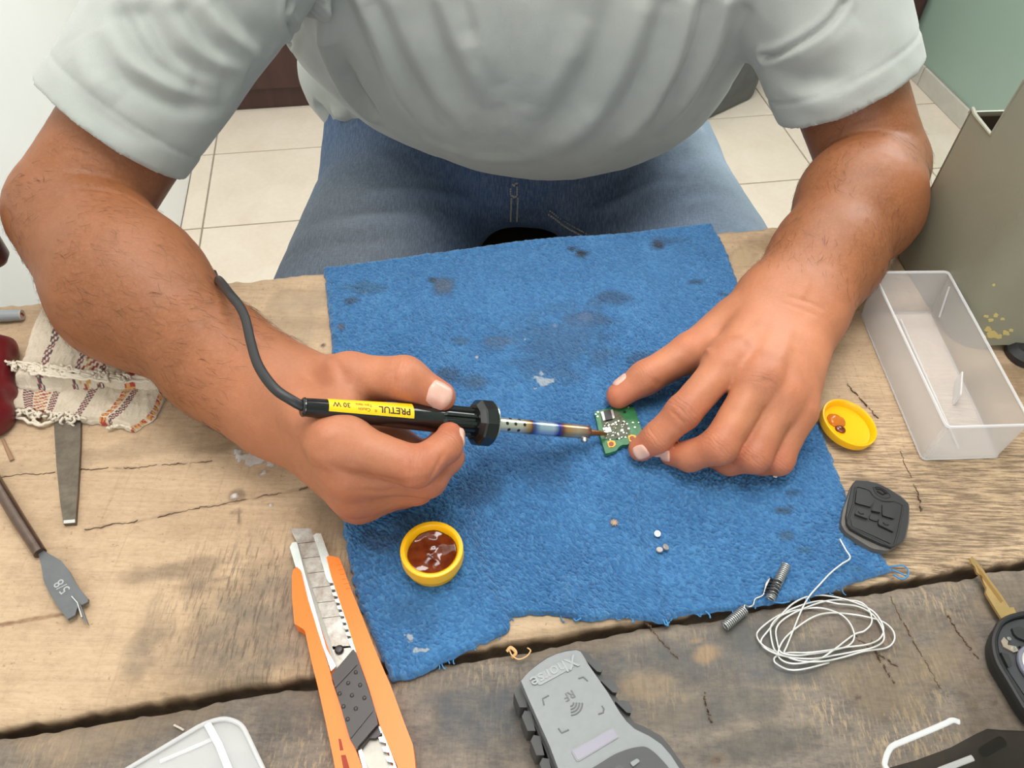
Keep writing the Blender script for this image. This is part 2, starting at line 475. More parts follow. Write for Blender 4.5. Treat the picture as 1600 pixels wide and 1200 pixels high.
# dark grey rounded bin on the tiles behind the man
t = NT('dark_grey_plastic'); t.set(Base_Color=t.ramp(t.noise(25, 4), [(0.3, srgb(76, 79, 80)), (0.7, srgb(90, 93, 94))]), Roughness=0.5); M_dgrey = t.m
bc = QF(1106, 132); bx = unit_ = None
e1 = QF(1184, 148) - QF(1108, 184); e1 = e1 / np.linalg.norm(e1); e2 = np.array([-e1[1], e1[0], 0])
corner = QF(1189, 150)
def rrect(w, d, r, n=8):
    P = []
    for (sx, sy, a0) in ((1, 1, 0), (-1, 1, 90), (-1, -1, 180), (1, -1, 270)):
        for k in range(n + 1):
            a = math.radians(a0 + 90 * k / n); P.append((sx * (w / 2 - r) + r * math.cos(a), sy * (d / 2 - r) + r * math.sin(a)))
    return np.array(P)
def rings(mb, o, ax, ay, sizes, r, zs, cap=(True, True), n=8):
    """stack of rounded rectangles: sizes [(w,d)], heights zs"""
    v = []; f = []; m = None; az = np.cross(ax, ay)
    for (w, d), z, rr in zip(sizes, zs, r if hasattr(r, '__len__') else [r] * len(zs)):
        P = rrect(w, d, rr, n); m = len(P); v += [o + p[0] * ax + p[1] * ay + z * az for p in P]
    for i in range(len(zs) - 1):
        for k in range(m): f.append((i * m + k, i * m + (k + 1) % m, (i + 1) * m + (k + 1) % m, (i + 1) * m + k))
    if cap[0]: f.append(tuple(range(m))[::-1])
    if cap[1]: f.append(tuple((len(zs) - 1) * m + k for k in range(m)))
    return mb.add(v, f)
bo = corner - e1 * .195 + e2 * .058
bn = empty('storage_case', bo, 'dark grey rounded plastic case standing on the tiles behind the man', 'case')
m = MB(); rings(m, bo, e1, e2, [(.36, .095), (.38, .110), (.39, .116), (.385, .114), (.375, .110), (.365, .105)], [.04, .05, .052, .05, .05, .048], [.001, .012, .05, .20, .32, .36])
m.build('case_body', M_dgrey, bn, ang=50)
m = MB(); rings(m, bo, e1, e2, [(.375, .110), (.382, .114), (.382, .114), (.35, .09)], [.05, .05, .05, .042], [.352, .358, .378, .39]); m.build('lid', M_dgrey, bn, ang=50)
# ------------------------------------------------------------------ workbench of old planks
def wood(name, base, dark, light, flecks, mott):
    t = NT(name); rot = (0, 0, -YAW)
    g0 = t.noise(1.0, 4, 0.55, src=t.mapping((2.5, 42, 20), rot), dist=0.6)
    g1 = t.noise(1.0, 7, 0.68, src=t.mapping((9, 430, 60), rot), dist=0.3)
    g2 = t.noise(1.0, 4, 0.75, src=t.mapping((85, 620, 100), rot))
    saw = t.noise(1.0, 3, 0.65, src=t.mapping((520, 14, 10), rot))
    mot = t.noise(24, 8, 0.74)
    pit = t.noise(330, 2, 0.5); mic = t.noise(1.0, 5, 0.75, src=t.mapping((150, 420, 200), rot))
    c = t.ramp(g0, [(0.30, tuple(d * .22 + b * .78 for d, b in zip(dark, base))), (0.48, base), (0.70, tuple(d * .6 + b * .4 for d, b in zip(light, base)))])
    c = t.mix(0.22, c, t.ramp(g1, [(0.32, dark), (0.50, base), (0.66, light)]))
    c = t.mix(mott, c, t.ramp(mot, [(0.36, dark), (0.50, base), (0.63, light)]))
    c = t.mix(t.ramp(g2, [(0.60, (0, 0, 0)), (0.70, (flecks,) * 3)]), c, dark)
    c = t.mix(t.ramp(saw, [(0.57, (0, 0, 0)), (0.70, (0.18,) * 3)]), c, dark)
    c = t.mix(mott * .6, c, t.ramp(mic, [(0.38, dark), (0.50, base), (0.60, light)]))
    c = t.mix(t.ramp(pit, [(0.68, (0, 0, 0)), (0.76, (0.5,) * 3)]), c, dark)
    if mott > .4:
        sp = t.noise(1.0, 4, 0.7, src=t.mapping((560, 110, 90), rot)); big = t.noise(14, 5, 0.65)
        pm = t.math('MULTIPLY', t.ramp(sp, [(0.52, (0,) * 3), (0.60, (1,) * 3)]), t.ramp(big, [(0.46, (0,) * 3), (0.62, (.8,) * 3)]))
        c = t.mix(pm, c, srgb(170, 148, 117))
    a = t.n('ShaderNodeAttribute'); a.attribute_name = 'stain'
    sep = t.n('ShaderNodeAttribute'); sep.attribute_name = 'stain_mask'
    fine = t.noise(60, 5, 0.7); fm = t.ramp(fine, [(0.25, (0.35,) * 3), (0.6, (1, 1, 1))])
    k = t.n('ShaderNodeSeparateColor'); t.l(sep.outputs['Color'], k.inputs[0])
    fac = t.math('MULTIPLY', k.outputs[0], fm)
    c = t.mix(fac, c, a.outputs['Color'])
    dsh = t.noise(1.0, 4, 0.72, src=t.mapping((48, 640, 90), rot)); sw2 = t.noise(1.0, 4, 0.7, src=t.mapping((600, 70, 40), rot))
    c = t.mix(t.math('MULTIPLY', k.outputs[1], t.ramp(dsh, [(0.47, (0,) * 3), (0.58, (.72,) * 3)])), c, srgb(92, 74, 58))
    c = t.mix(t.math('MULTIPLY', k.outputs[1], t.ramp(dsh, [(0.36, (.5,) * 3), (0.45, (0,) * 3)])), c, srgb(206, 180, 142))
    c = t.mix(t.math('MULTIPLY', k.outputs[2], t.ramp(sw2, [(0.50, (0,) * 3), (0.62, (.6,) * 3)])), c, srgb(80, 68, 58))
    t.set(Base_Color=c, Roughness=0.72)
    h = t.mix(0.45, g1, g2); h = t.mix(0.35, h, saw)
    t.bump(h, 0.5, 0.0011)
    return t.m
M_wood1 = wood('old_tan_plank', srgb(186, 158, 127), srgb(116, 91, 69), srgb(207, 180, 148), 0.5, 0.22)
M_wood2 = wood('weathered_grey_plank', srgb(118, 108, 99), srgb(68, 64, 62), srgb(148, 133, 115), 0.45, 0.48)
M_wood2_ = None
M_wood3 = simple('bench_leg_wood', srgb(150, 122, 90), 0.75, grain=0.2, gscale=20)

pA, pB = Q(505, 425.5), Q(1235, 351)                        # far edge of the top
sA, sB = Q(0, 1138), Q(1600, 872)                           # seam between the planks
TX = pB - pA; TX /= np.linalg.norm(TX); TY = np.array([-TX[1], TX[0], 0])
TO = pA + TX * ((np.array([0, 0.5, TOP]) - pA) @ TX)        # bench origin on the far edge
def TXY(p): d = np.asarray(p) - TO; return d @ TX, d @ TY
X0, X1 = TXY(Q(0, 470))[0] - 0.14, 0.98
ya, yb = TXY(sA), TXY(sB)
def seam(x): return ya[1] + (yb[1] - ya[1]) * (x - ya[0]) / (yb[0] - ya[0])
bench = empty('workbench', np.array([TO[0], TO[1] - .3, 0]), 'old wooden workbench of rough tan and grey planks', 'workbench')
STAINS = [  # pixel, radii in px, colour, strength, ragged
 ((440, 985), (190, 120), srgb(126, 112, 98), .9), ((400, 1010), (140, 50), srgb(108, 96, 84), .7), ((600, 870), (90, 110), srgb(135, 116, 98), .7), ((560, 790), (90, 50), srgb(140, 118, 94), .7),
 ((350, 690), (60, 22), srgb(120, 92, 66), .5), ((230, 700), (200, 18), srgb(172, 142, 106), .35), ((280, 890), (90, 16), srgb(108, 90, 76), .6), ((345, 905), (24, 5), srgb(96, 84, 74), .6), ((340, 660), (26, 12), srgb(128, 102, 76), .5), ((370, 800), (10, 4), srgb(120, 96, 72), .5),
 ((50, 968), (95, 3.2), srgb(120, 74, 38), .95), ((374, 808), (2.5, 13), srgb(92, 74, 58), .8), ((370, 775), (12, 10), srgb(110, 90, 70), .6),
 ((1160, 905), (240, 40), srgb(120, 108, 98), .75), ((1500, 840), (130, 30), srgb(140, 118, 94), .6), ((1450, 770), (150, 60), srgb(168, 140, 106), .35), ((1560, 600), (60, 30), srgb(150, 118, 82), .6),
 ((1190, 380), (40, 14), srgb(150, 118, 82), .6), ((1160, 400), (24, 22), srgb(205, 176, 138), .7), ((640, 1040), (120, 26), srgb(120, 104, 88), .6),
 ((505, 540), (3.5, 3.5), srgb(60, 44, 34), 1), ((459, 475), (3.5, 2.5), srgb(84, 60, 44), 1), ((441, 498), (2.5, 2), srgb(74, 54, 42), 1), ((421, 528), (3, 2), srgb(90, 64, 48), .9),
 ((440, 520), (60, 40), srgb(205, 184, 156), .4), ((470, 470), (60, 22), srgb(198, 176, 150), .5)]
GLUE = [((398, 716), (26, 12)), ((412, 738), (9, 8)), ((372, 706), (10, 6)), ((422, 722), (8, 10)), ((366, 774), (6, 4)), ((425, 790), (5, 3))]
STAINS2 = [((1130, 1010), (150, 70), srgb(84, 84, 84), .85), ((1250, 1030), (110, 40), srgb(80, 84, 88), .8), ((760, 1120), (130, 70), srgb(72, 80, 88), .75), ((940, 1100), (70, 80), srgb(88, 92, 96), .55),
 ((1000, 1075), (60, 26), srgb(168, 142, 108), .7), ((1060, 1110), (50, 30), srgb(160, 134, 100), .6), ((1120, 1110), (120, 34), srgb(86, 86, 84), .7), ((1180, 1165), (120, 30), srgb(84, 82, 78), .7), ((1400, 1060), (110, 60), srgb(156, 132, 100), .55), ((1500, 1000), (70, 60), srgb(150, 126, 98), .5), ((1540, 1100), (70, 70), srgb(98, 80, 60), .6),
 ((1122, 1186), (12, 10), srgb(96, 62, 36), .8), ((1122, 1187), (5, 5), srgb(40, 26, 16), 1), ((1106, 1020), (24, 20), srgb(186, 146, 100), .5), ((1090, 1000), (14, 5), srgb(170, 136, 98), .5),
 ((200, 1130), (260, 44), srgb(158, 132, 104), .55), ((100, 1180), (140, 40), srgb(168, 140, 108), .5), ((450, 1110), (60, 50), srgb(112, 100, 90), .5), ((1340, 1090), (6, 3), srgb(60, 44, 34), .9), ((1556, 1098), (5, 3), srgb(60, 42, 30), .9), ((1400, 980), (150, 26), srgb(120, 104, 88), .6), ((1560, 940), (70, 40), srgb(158, 136, 110), .5), ((700, 1060), (60, 20), srgb(132, 114, 96), .5),
 ((890, 1010), (160, 16), srgb(140, 122, 102), .6)]
CRACKS = [[(130, 828), (250, 808), (330, 790), (400, 778), (492, 760)], [(0, 745), (200, 730), (330, 722)], [(1405, 705), (1432, 765), (1440, 800)], [(1322, 600), (1352, 630), (1372, 655)]]
CRACKS2 = [[(1390, 930), (1440, 1020), (1480, 1090)], [(1330, 990), (1410, 1045)], [(1480, 960), (1530, 1030)], [(1100, 1080), (1112, 1130)], [(1000, 960), (1060, 1030)], [(1360, 1000), (1400, 1070)]]
CRK = []
def plank(name, x0, x1, yfun0, yfun1, z1, th, mat, stains, glue, cracks, seed, step, fine):
    """grid top with uneven edges, sides and a flat underside; yfun0 near side, yfun1 far side"""
    ny = int((yfun1(0) - yfun0(0)) / step) + 1
    va, vb = max(x0, -.46), min(x1, .50)
    xs = np.concatenate([np.linspace(x0, va, 24)[:-1], np.linspace(va, vb, int((vb - va) / step) + 1), np.linspace(vb, x1, 40)[1:]]); nx = len(xs); X = np.repeat(xs[:, None], ny, 1)
    w0 = .0016 * noise2(xs * 40, xs * 0 + 1, seed) + .0012 * noise2(xs * 160, xs * 0 + 3, seed); w1 = .0016 * noise2(xs * 45, xs * 0 + 7, seed) + .001 * noise2(xs * 170, xs * 0 + 9, seed)
    ylo = np.array([yfun0(x) for x in xs]) + w0; yhi = np.array([yfun1(x) for x in xs]) + w1
    tt = np.linspace(0, 1, ny); Y = ylo[:, None] + (yhi - ylo)[:, None] * tt[None]
    Z = np.zeros_like(X) + z1
    Z += .0005 * fbm2(X * 14, Y * 90, seed, 3) + .0003 * noise2(X * 200, Y * 30, seed + 5)
    dEdge = np.minimum(Y - ylo[:, None], yhi[:, None] - Y)
    Z -= .0022 * np.exp(-(dEdge / .003) ** 2) * (1 + .5 * noise2(X * 60, Y * 60, seed + 8))
    P = TO[None, None] + X[..., None] * TX + Y[..., None] * TY; P[..., 2] = Z
    V = P.reshape(-1, 3)
    px, py = (lambda v: (800 + FPX * (v @ RT) / (v @ FW), 600 + FPX * (v @ DN) / (v @ FW)))(V - CAM)
    col = np.zeros((len(V), 3)); msk = np.zeros(len(V)); rag = fbm2(V[:, 0] * 45, V[:, 1] * 45, seed + 20, 4)
    for (c, r, k, s) in stains:
        d = np.sqrt(((px - c[0]) / r[0]) ** 2 + ((py - c[1] + .168 * (px - c[0])) / r[1]) ** 2); a = np.clip((1.15 - d + .40 * rag) / .55, 0, 1) * s
        if max(r) < 20: a = np.clip((1.2 - d + .25 * rag) / .4, 0, 1) * s
        col = col * (1 - a[:, None]) + np.array(k[:3]) * a[:, None]; msk = np.maximum(msk, a) if s > .0 else msk
    for (c, r) in glue:
        d = np.sqrt(((px - c[0]) / r[0]) ** 2 + ((py - c[1]) / r[1]) ** 2); a = np.clip((1.0 - d + .9 * fbm2(V[:, 0] * 160, V[:, 1] * 160, 77, 3)) / .25, 0, 1)
        k = np.array(srgb(206, 204, 204)[:3]); col = col * (1 - a[:, None]) + k * a[:, None]; msk = np.maximum(msk, a); V[:, 2] += .0007 * a
    for cr_ in cracks:
        L = np.array([Q(a, b) for a, b in cr_]); L = spline(L, 30); L[:, :2] += .0012 * np.stack([noise2(np.arange(30) * .7, np.arange(30) * 0., 5), noise2(np.arange(30) * .7, np.arange(30) * 0. + 4, 5)], -1)
        V2 = V.copy(); V2[:, 2] = TOP; d, _ = seg_dist(V2, L)
        CRK.append((L, z1))
        w = .45 * np.exp(-(d / .0009) ** 2) * np.clip(.55 + 1.2 * noise2(V[:, 0] * 150, V[:, 1] * 150, 31), 0, 1); V[:, 2] -= .0022 * w
        k = np.array(srgb(84, 64, 50)[:3]); a = np.clip(w * 1.1, 0, 1); col = col * (1 - a[:, None]) + k * a[:, None]; msk = np.maximum(msk, a)
    idx = np.arange(nx * ny).reshape(nx, ny)
    F = np.stack([idx[:-1, :-1], idx[1:, :-1], idx[1:, 1:], idx[:-1, 1:]], -1).reshape(-1, 4)
    # skirt
    ring = np.concatenate([idx[:, 0], idx[-1, 1:], idx[-2::-1, -1], idx[0, -2:0:-1]]); m = len(ring); n0 = len(V)
    low = V[ring].copy(); low[:, 2] = z1 - th; mid = V[ring].copy(); mid[:, 2] = z1 - th * .35
    jit = .0012 * noise3(mid * 70, seed + 3)[:, None] * TY; mid += jit
    V = np.vstack([V, mid, low]); a = np.arange(m); b = (a + 1) % m
    S1 = np.stack([ring[a], n0 + a, n0 + b, ring[b]], -1); S2 = np.stack([n0 + a, n0 + m + a, n0 + m + b, n0 + b], -1)
    F = np.vstack([F, S1, S2])
    o = mesh_obj(name, V, F, mat, bench)
    bm = bmesh.new(); bm.from_mesh(o.data); bm.verts.ensure_lookup_table(); bm.faces.new([bm.verts[n0 + m + k] for k in range(m)][::-1]); bm.to_mesh(o.data); bm.free()
    em = np.zeros(2 * m); ppx, ppy = px, py
    rgt = np.clip((ppx - 1150) / 200, 0, 1) * np.clip((ppy - 560) / 160, 0, 1) * (seed == 3); lft = np.clip(1.25 - np.hypot((ppx - 440) / 190, (ppy - 960) / 130), 0, .6) / .6 * (seed == 3) + .35 * (seed != 3)
    gm = np.stack([msk, rgt, lft], -1)
    vcol(o, 'stain', np.vstack([col, np.tile(np.array(srgb(88, 64, 44)[:3]), (2 * m, 1))])); vcol(o, 'stain_mask', np.vstack([gm, np.stack([em + .8, em, em], -1)]))
    return o
plank('plank', X0, X1, lambda x: seam(x) + .0012, lambda x: 0.0, TOP, .034, M_wood1, STAINS, GLUE, CRACKS, 3, .0014, True)
plank('plank', X0, X1, lambda x: seam(x) - .27, lambda x: seam(x) - .0058, TOP - .001, .034, M_wood2, STAINS2, [], CRACKS2, 11, .0014, True)
plank('plank', X0, X1, lambda x: seam(x) - .52, lambda x: seam(x) - .276, TOP - .001, .034, M_wood2, [], [], [], 17, .02, False)
# open cracks: thin ragged slits
cb = MB(); rc_ = np.random.RandomState(12)
for L, z1 in CRK:
    s = 0
    while s < len(L) - 2:
        n = rc_.randint(2, 7); seg = L[s:s + n + 1]; s += n + rc_.randint(0, 3)
        if len(seg) < 3: continue
        seg = spline(seg, 3 * len(seg)); seg[:, :2] += .00035 * rc_.randn(len(seg), 2); m = len(seg); wd = .00011 * np.sin(np.pi * np.linspace(.04, .96, m)) * rc_.uniform(.5, 1.5, m) + .00006
        tg = np.gradient(seg, axis=0); pr = np.stack([-tg[:, 1], tg[:, 0], tg[:, 2] * 0], -1); pr /= np.linalg.norm(pr, axis=1, keepdims=True) + 1e-9
        seg[:, 2] = z1 + .00045; a_ = seg + pr * wd[:, None]; b_ = seg - pr * wd[:, None]; lo_ = np.array([0, 0, -.002])
        cb.add(list(a_) + list(b_) + list(a_ + lo_) + list(b_ + lo_), [(i, i + 1, m + i + 1, m + i) for i in range(m - 1)] + [(i + 1, i, 2 * m + i, 2 * m + i + 1) for i in range(m - 1)] + [(m + i, m + i + 1, 3 * m + i + 1, 3 * m + i) for i in range(m - 1)])
o = cb.build('crack', simple('crack_dark', srgb(108, 86, 68), .9), bench, smooth=False); o['kind'] = 'stuff'
def TW(x, y, z): p = TO + x * TX + y * TY; return np.array([p[0], p[1], z])
for (x, y) in ((X0 + .08, -.08), (X1 - .08, -.08), (X0 + .08, -.78), (X1 - .08, -.78)):
    MB().box(TW(x, y, (TOP - .036) / 2 + .0005), (.07, .07, TOP - .037), TX, TY, bev=.004).build('leg', M_wood3, bench, smooth=False)
for y in (-.08, -.78):
    MB().box(TW((X0 + X1) / 2, y, TOP - .085), (X1 - X0 - .232, .03, .09), TX, TY, bev=.003).build('rail', M_wood3, bench, smooth=False)
# ------------------------------------------------------------------ blue terry towel
def coons(top, bot, lef, rig, nu, nv, zt=0.0):
    """world grid from four pixel polylines: top & bottom run left-right, left & right run top-bottom"""
    w = lambda L, n: spline([Q(a, b, zt) for a, b in L], n)
    T, B_, L, R_ = w(top, nu), w(bot, nu), w(lef, nv), w(rig, nv)
    u = np.linspace(0, 1, nu)[:, None, None]; v = np.linspace(0, 1, nv)[None, :, None]
    G = (1 - v) * T[:, None] + v * B_[:, None] + (1 - u) * L[None] + u * R_[None]
    return G - ((1 - u) * (1 - v) * T[0] + u * (1 - v) * T[-1] + (1 - u) * v * B_[0] + u * v * B_[-1])
TT = [(505, 417), (570, 410), (640, 400), (700, 392), (760, 384), (830, 374), (890, 369), (950, 366), (1000, 361), (1060, 354), (1112, 349)]
TB = [(612, 1063), (650, 1056), (700, 1031), (760, 1001), (796, 982), (797, 964), (830, 958), (880, 962), (930, 968), (960, 962), (1000, 966), (1040, 972), (1052, 964), (1110, 955), (1170, 948), (1240, 936), (1300, 922), (1345, 905), (1396, 891)]
TL = [(505, 417), (511, 470), (518, 540), (522, 600), (526, 660), (532, 740), (536, 820), (546, 880), (560, 940), (585, 1000), (612, 1063)]
TR = [(1112, 349), (1135, 390), (1158, 452), (1195, 520), (1235, 590), (1272, 640), (1300, 710), (1330, 785), (1360, 838), (1396, 891)]
nu, nv = 660, 660
G = coons(TT, TB, TL, TR, nu, nv, .004)
us = np.linspace(0, 1, nu)[:, None] * np.ones((1, nv)); vs = np.linspace(0, 1, nv)[None] * np.ones((nu, 1))
gx, gy = G[..., 0], G[..., 1]
edge = np.minimum(np.minimum(us, 1 - us), np.minimum(vs, 1 - vs)) * .36
# ragged rim
for d in (0, 1):
    G[..., d] += np.exp(-edge / .004) * .0011 * noise2(gx * 260, gy * 260, 41 + d)
wx = gx + .0013 * noise2(gx * 260, gy * 260, 5) + .004 * noise2(gx * 40, gy * 40, 15); wy = gy + .0013 * noise2(gx * 260, gy * 260, 6) + .004 * noise2(gx * 40, gy * 40, 16)
ca, sa = math.cos(-.80), math.sin(-.80)
lx = (wx * ca + wy * sa) * 430; ly = (-wx * sa + wy * ca) * 620
def loops(X, Y, seed, el):
    ix, iy = np.floor(X).astype(np.int64), np.floor(Y).astype(np.int64); F1 = np.full(X.shape, 9.0); R = np.zeros(X.shape); z = np.zeros_like(ix)
    for a in (-1, 0, 1):
        for b in (-1, 0, 1):
            jx, jy = ix + a, iy + b; qx = jx + .5 + .34 * _h(jx, jy, z, seed); qy = jy + .5 + .34 * _h(jx, jy, z, seed + 1); th = .55 * _h(jx, jy, z, seed + 2)
            dx, dy = X - qx, Y - qy; ex, ey = dx * np.cos(th) + dy * np.sin(th), -dx * np.sin(th) + dy * np.cos(th)
            d = np.hypot(ex * el, ey); m = d < F1; F1[m] = d[m]; R[m] = _h(jx, jy, z, seed + 3)[m]
    return F1, R
F1, RND = loops(lx, ly, 1, .80)
loop = 1.0 - 2.6 * np.clip(F1, 0, .85) ** 2 + .35 * RND
vary = .75 + .35 * noise2(gx * 22, gy * 22, 9)
amp = .00185 * vary * np.clip(edge / .0015, .25, 1)
und = .0014 * fbm2(gx * 9, gy * 9, 12, 3)
Z = TOP + .0040 + np.clip(und, -.0015, .004) + amp * loop
# a fold line near the lower edge and lifted near rim at the far edge
def pixd(L, zt=.004):
    d, _ = seg_dist(G.reshape(-1, 3) * [1, 1, 0], np.array([Q(a, b, zt) for a, b in L]) * [1, 1, 0]); return d.reshape(nu, nv)
Z += .0022 * np.exp(-(pixd([(884, 905), (893, 965)]) / .0022) ** 2)
Z += .0015 * np.exp(-(vs * .36 / .006) ** 2)
Z -= .0022 * np.exp(-(edge / .0022) ** 2)
G[..., 2] = Z
# stains that belong to the cloth
px = 800 + FPX * ((G - CAM) @ RT) / ((G - CAM) @ FW); py = 600 + FPX * ((G - CAM) @ DN) / ((G - CAM) @ FW)
rag = fbm2(gx * 60, gy * 60, 50, 4); col = np.zeros((nu, nv, 3)); msk = np.zeros((nu, nv))
TST = [((908, 397), (17, 10), (28, 30, 36), .95), ((893, 389), (10, 5), (30, 32, 40), .8), ((1030, 383), (15, 9), (30, 32, 40), .9), ((1045, 378), (26, 8), (42, 62, 92), .5), ((676, 438), (10, 5), (34, 36, 44), .85), ((695, 448), (22, 14), (84, 92, 104), .75), ((545, 470), (14, 8), (46, 58, 76), .7), ((533, 510), (8, 7), (96, 92, 100), .8), ((570, 450), (36, 10), (60, 98, 120), .5),
 ((785, 533), (30, 10), (92, 96, 106), .55), ((720, 533), (20, 8), (84, 100, 120), .5), ((690, 585), (22, 12), (72, 84, 104), .5), ((745, 595), (24, 12), (78, 90, 108), .5), ((905, 500), (40, 14), (58, 70, 92), .6), ((960, 470), (36, 14), (46, 70, 104), .6), ((1090, 440), (18, 6), (36, 48, 72), .7), ((1130, 460), (14, 6), (36, 48, 72), .6), ((915, 495), (10, 5), (110, 98, 96), .6), ((940, 560), (40, 20), (62, 92, 128), .5), ((860, 540), (90, 60), (64, 96, 134), .45), ((1000, 560), (30, 14), (44, 62, 92), .5), ((1218, 797), (18, 9), (52, 62, 70), .75), ((1230, 838), (12, 8), (70, 88, 90), .5), ((1240, 770), (20, 8), (40, 66, 92), .6), ((1160, 760), (10, 5), (44, 60, 86), .6), ((600, 845), (60, 26), (48, 72, 112), .6), ((640, 820), (50, 20), (52, 78, 116), .5), ((830, 720), (90, 50), (44, 92, 146), .4), ((760, 760), (60, 30), (50, 84, 130), .4), ((650, 960), (50, 40), (44, 88, 138), .3), ((960, 817), (7, 6), (176, 150, 128), .9), ((1256, 860), (26, 8), (70, 96, 96), .4), ((1340, 890), (22, 8), (90, 140, 140), .4), ((866, 508), (5, 4), (176, 180, 186), .5), ((745, 558), (3, 3), (210, 205, 200), .8), ((820, 530), (3, 2), (220, 220, 220), .8)]
for c, r, k, s in TST:
    d = np.sqrt(((px - c[0]) / r[0]) ** 2 + ((py - c[1]) / r[1]) ** 2); a = np.clip((1.1 - d + .55 * rag) / .7, 0, 1) * s
    col = col * (1 - a[..., None]) + np.array(srgb(*k)[:3]) * a[..., None]; msk = np.maximum(msk, a)
for c, r in (((640, 995), (9, 7)), ((660, 1016), (10, 5)), ((632, 992), (5, 3)), ((850, 597), (17, 11))):
    d = np.sqrt(((px - c[0]) / r[0]) ** 2 + ((py - c[1]) / r[1]) ** 2); a = np.clip((1.0 - d + .7 * fbm2(gx * 220, gy * 220, 61, 3)) / .3, 0, 1) * .85
    col = col * (1 - a[..., None]) + np.array(srgb(168, 178, 186)[:3]) * a[..., None]; msk = np.maximum(msk, a)
idx = np.arange(nu * nv).reshape(nu, nv); V = G.reshape(-1, 3)
F = np.stack([idx[:-1, :-1], idx[:-1, 1:], idx[1:, 1:], idx[1:, :-1]], -1).reshape(-1, 4)
ring = np.concatenate([idx[:, 0], idx[-1, 1:], idx[-2::-1, -1], idx[0, -2:0:-1]]); m = len(ring); n0 = len(V)
low = V[ring].copy(); low[:, 2] = TOP + .0006; a = np.arange(m); b = (a + 1) % m
F = np.vstack([F, np.stack([ring[b], n0 + b, n0 + a, ring[a]], -1)]); V = np.vstack([V, low])
t = NT('blue_terry_cloth')
f = t.noise(26, 5, 0.6); ff = t.noise(900, 3, 0.7)
c = t.ramp(f, [(0.3, srgb(46, 100, 146)), (0.55, srgb(56, 112, 160)), (0.75, srgb(70, 126, 172))])
c = t.mix(t.ramp(ff, [(0.35, (0.5,) * 3), (0.65, (0,) * 3)]), c, srgb(26, 84, 142))
k = t.n('ShaderNodeSeparateColor'); t.l(t.attr('stain_mask'), k.inputs[0])
c = t.mix(k.outputs[1], c, srgb(96, 158, 204)); c = t.mix(k.outputs[2], c, srgb(26, 74, 124)); c = t.mix(k.outputs[0], c, t.attr('stain'))
t.set(Base_Color=c, Roughness=0.95, Sheen_Weight=0.35, Sheen_Roughness=0.5); t.bump(ff, 0.6, 0.0006); M_towel = t.m
towel = mesh_obj('towel', V, F, M_towel, None, origin=G[nu // 2, nv // 2] * [1, 1, 0] + [0, 0, TOP])
vcol(towel, 'stain', np.vstack([col.reshape(-1, 3), np.zeros((m, 3))])); vcol(towel, 'stain_mask', np.vstack([np.stack([msk.ravel(), np.clip(RND.ravel(), 0, 1) * .24, np.clip(-RND.ravel(), 0, 1) * .30], -1), np.zeros((m, 3))]))
tag(towel, 'worn blue terry towel with dark grease stains spread on the bench', 'towel')
# frayed threads at the rim
M_thread = simple('blue_thread', srgb(70, 134, 184), 0.9)
fr = MB()
def frac(L, r=.0006, n=14, z=(.003, .0015)):
    P = spline([Q(a, b, z[0] + (z[1] - z[0]) * i / (len(L) - 1)) for i, (a, b) in enumerate(L)], n); fr.tube(P, r, 5)
for L in ([(1388, 886), (1412, 884), (1420, 896), (1410, 905), (1396, 898)], [(1394, 890), (1408, 896), (1416, 900)], [(1036, 966), (1040, 976), (1046, 972)], [(1040, 968), (1044, 977), (1038, 975)], [(1102, 955), (1108, 960), (1110, 966)], [(908, 966), (900, 970), (896, 966)], [(790, 968), (796, 975), (792, 985)], [(1200, 938), (1220, 942), (1234, 940)], [(1255, 928), (1262, 940), (1268, 944)], [(893, 905), (896, 935), (899, 968)], [(1332, 862), (1345, 866), (1350, 876), (1340, 880)]): frac(L)
for k in range(26):
    i = rnd.randrange(nu - 1); p = G[i, -1]; q = np.array([rnd.gauss(0, .0016), -abs(rnd.gauss(0, .0022)), 0])
    P = np.array([p + [0, .001, -.001], p + q * .6 + [0, 0, -.0015], p + q + [rnd.gauss(0, .001), 0, -.003]]); P[:, 2] = np.maximum(P[:, 2], TOP + .0012); fr.tube(spline(P, 6), .0004, 4)
o = fr.build('frayed_thread', M_thread, towel, ang=None); o['kind'] = 'stuff'
# ------------------------------------------------------------------ the man at the bench
def chain(pts, rs, k): return SM(k, [RC(pts[i], pts[i + 1], rs[i], rs[i + 1]) for i in range(len(pts) - 1)])
def H(x, y, z): return np.array([x, y, TOP + z])

SH_A, SH_B = H(-0.20, 0.735, 0.235), H(0.225, 0.775, 0.235)
EL_A, EL_B = Q(116, 334, 0.076), Q(1366, 262, 0.055)
WR_A, WR_B = Q(425, 618, 0.052), Q(1238, 478, 0.047)

# --- hand A (holds the iron), image left
A = dict(
 th=[Q(484, 600, .062), Q(548, 592, .086), Q(632, 592, .094), Q(688, 620, .083)],
 ix=[Q(528, 690, .088), Q(652, 730, .083), Q(697, 698, .078), Q(703, 680, .074)],
 mi=[Q(540, 738, .070), Q(668, 747, .060), Q(700, 715, .055), Q(690, 690, .052)],
 ri=[Q(551, 768, .048), Q(650, 762, .038), Q(668, 732, .033), Q(640, 714, .033)],
 pk=[Q(560, 782, .026), Q(632, 770, .018), Q(650, 758, .016), Q(620, 735, .018)])
RA = dict(th=[.020, .0165, .0138, .0103], ix=[.0145, .0122, .0100, .0086], mi=[.0145, .0120, .0100, .0088], ri=[.0140, .0112, .0098, .0085], pk=[.0135, .0102, .0090, .0080])
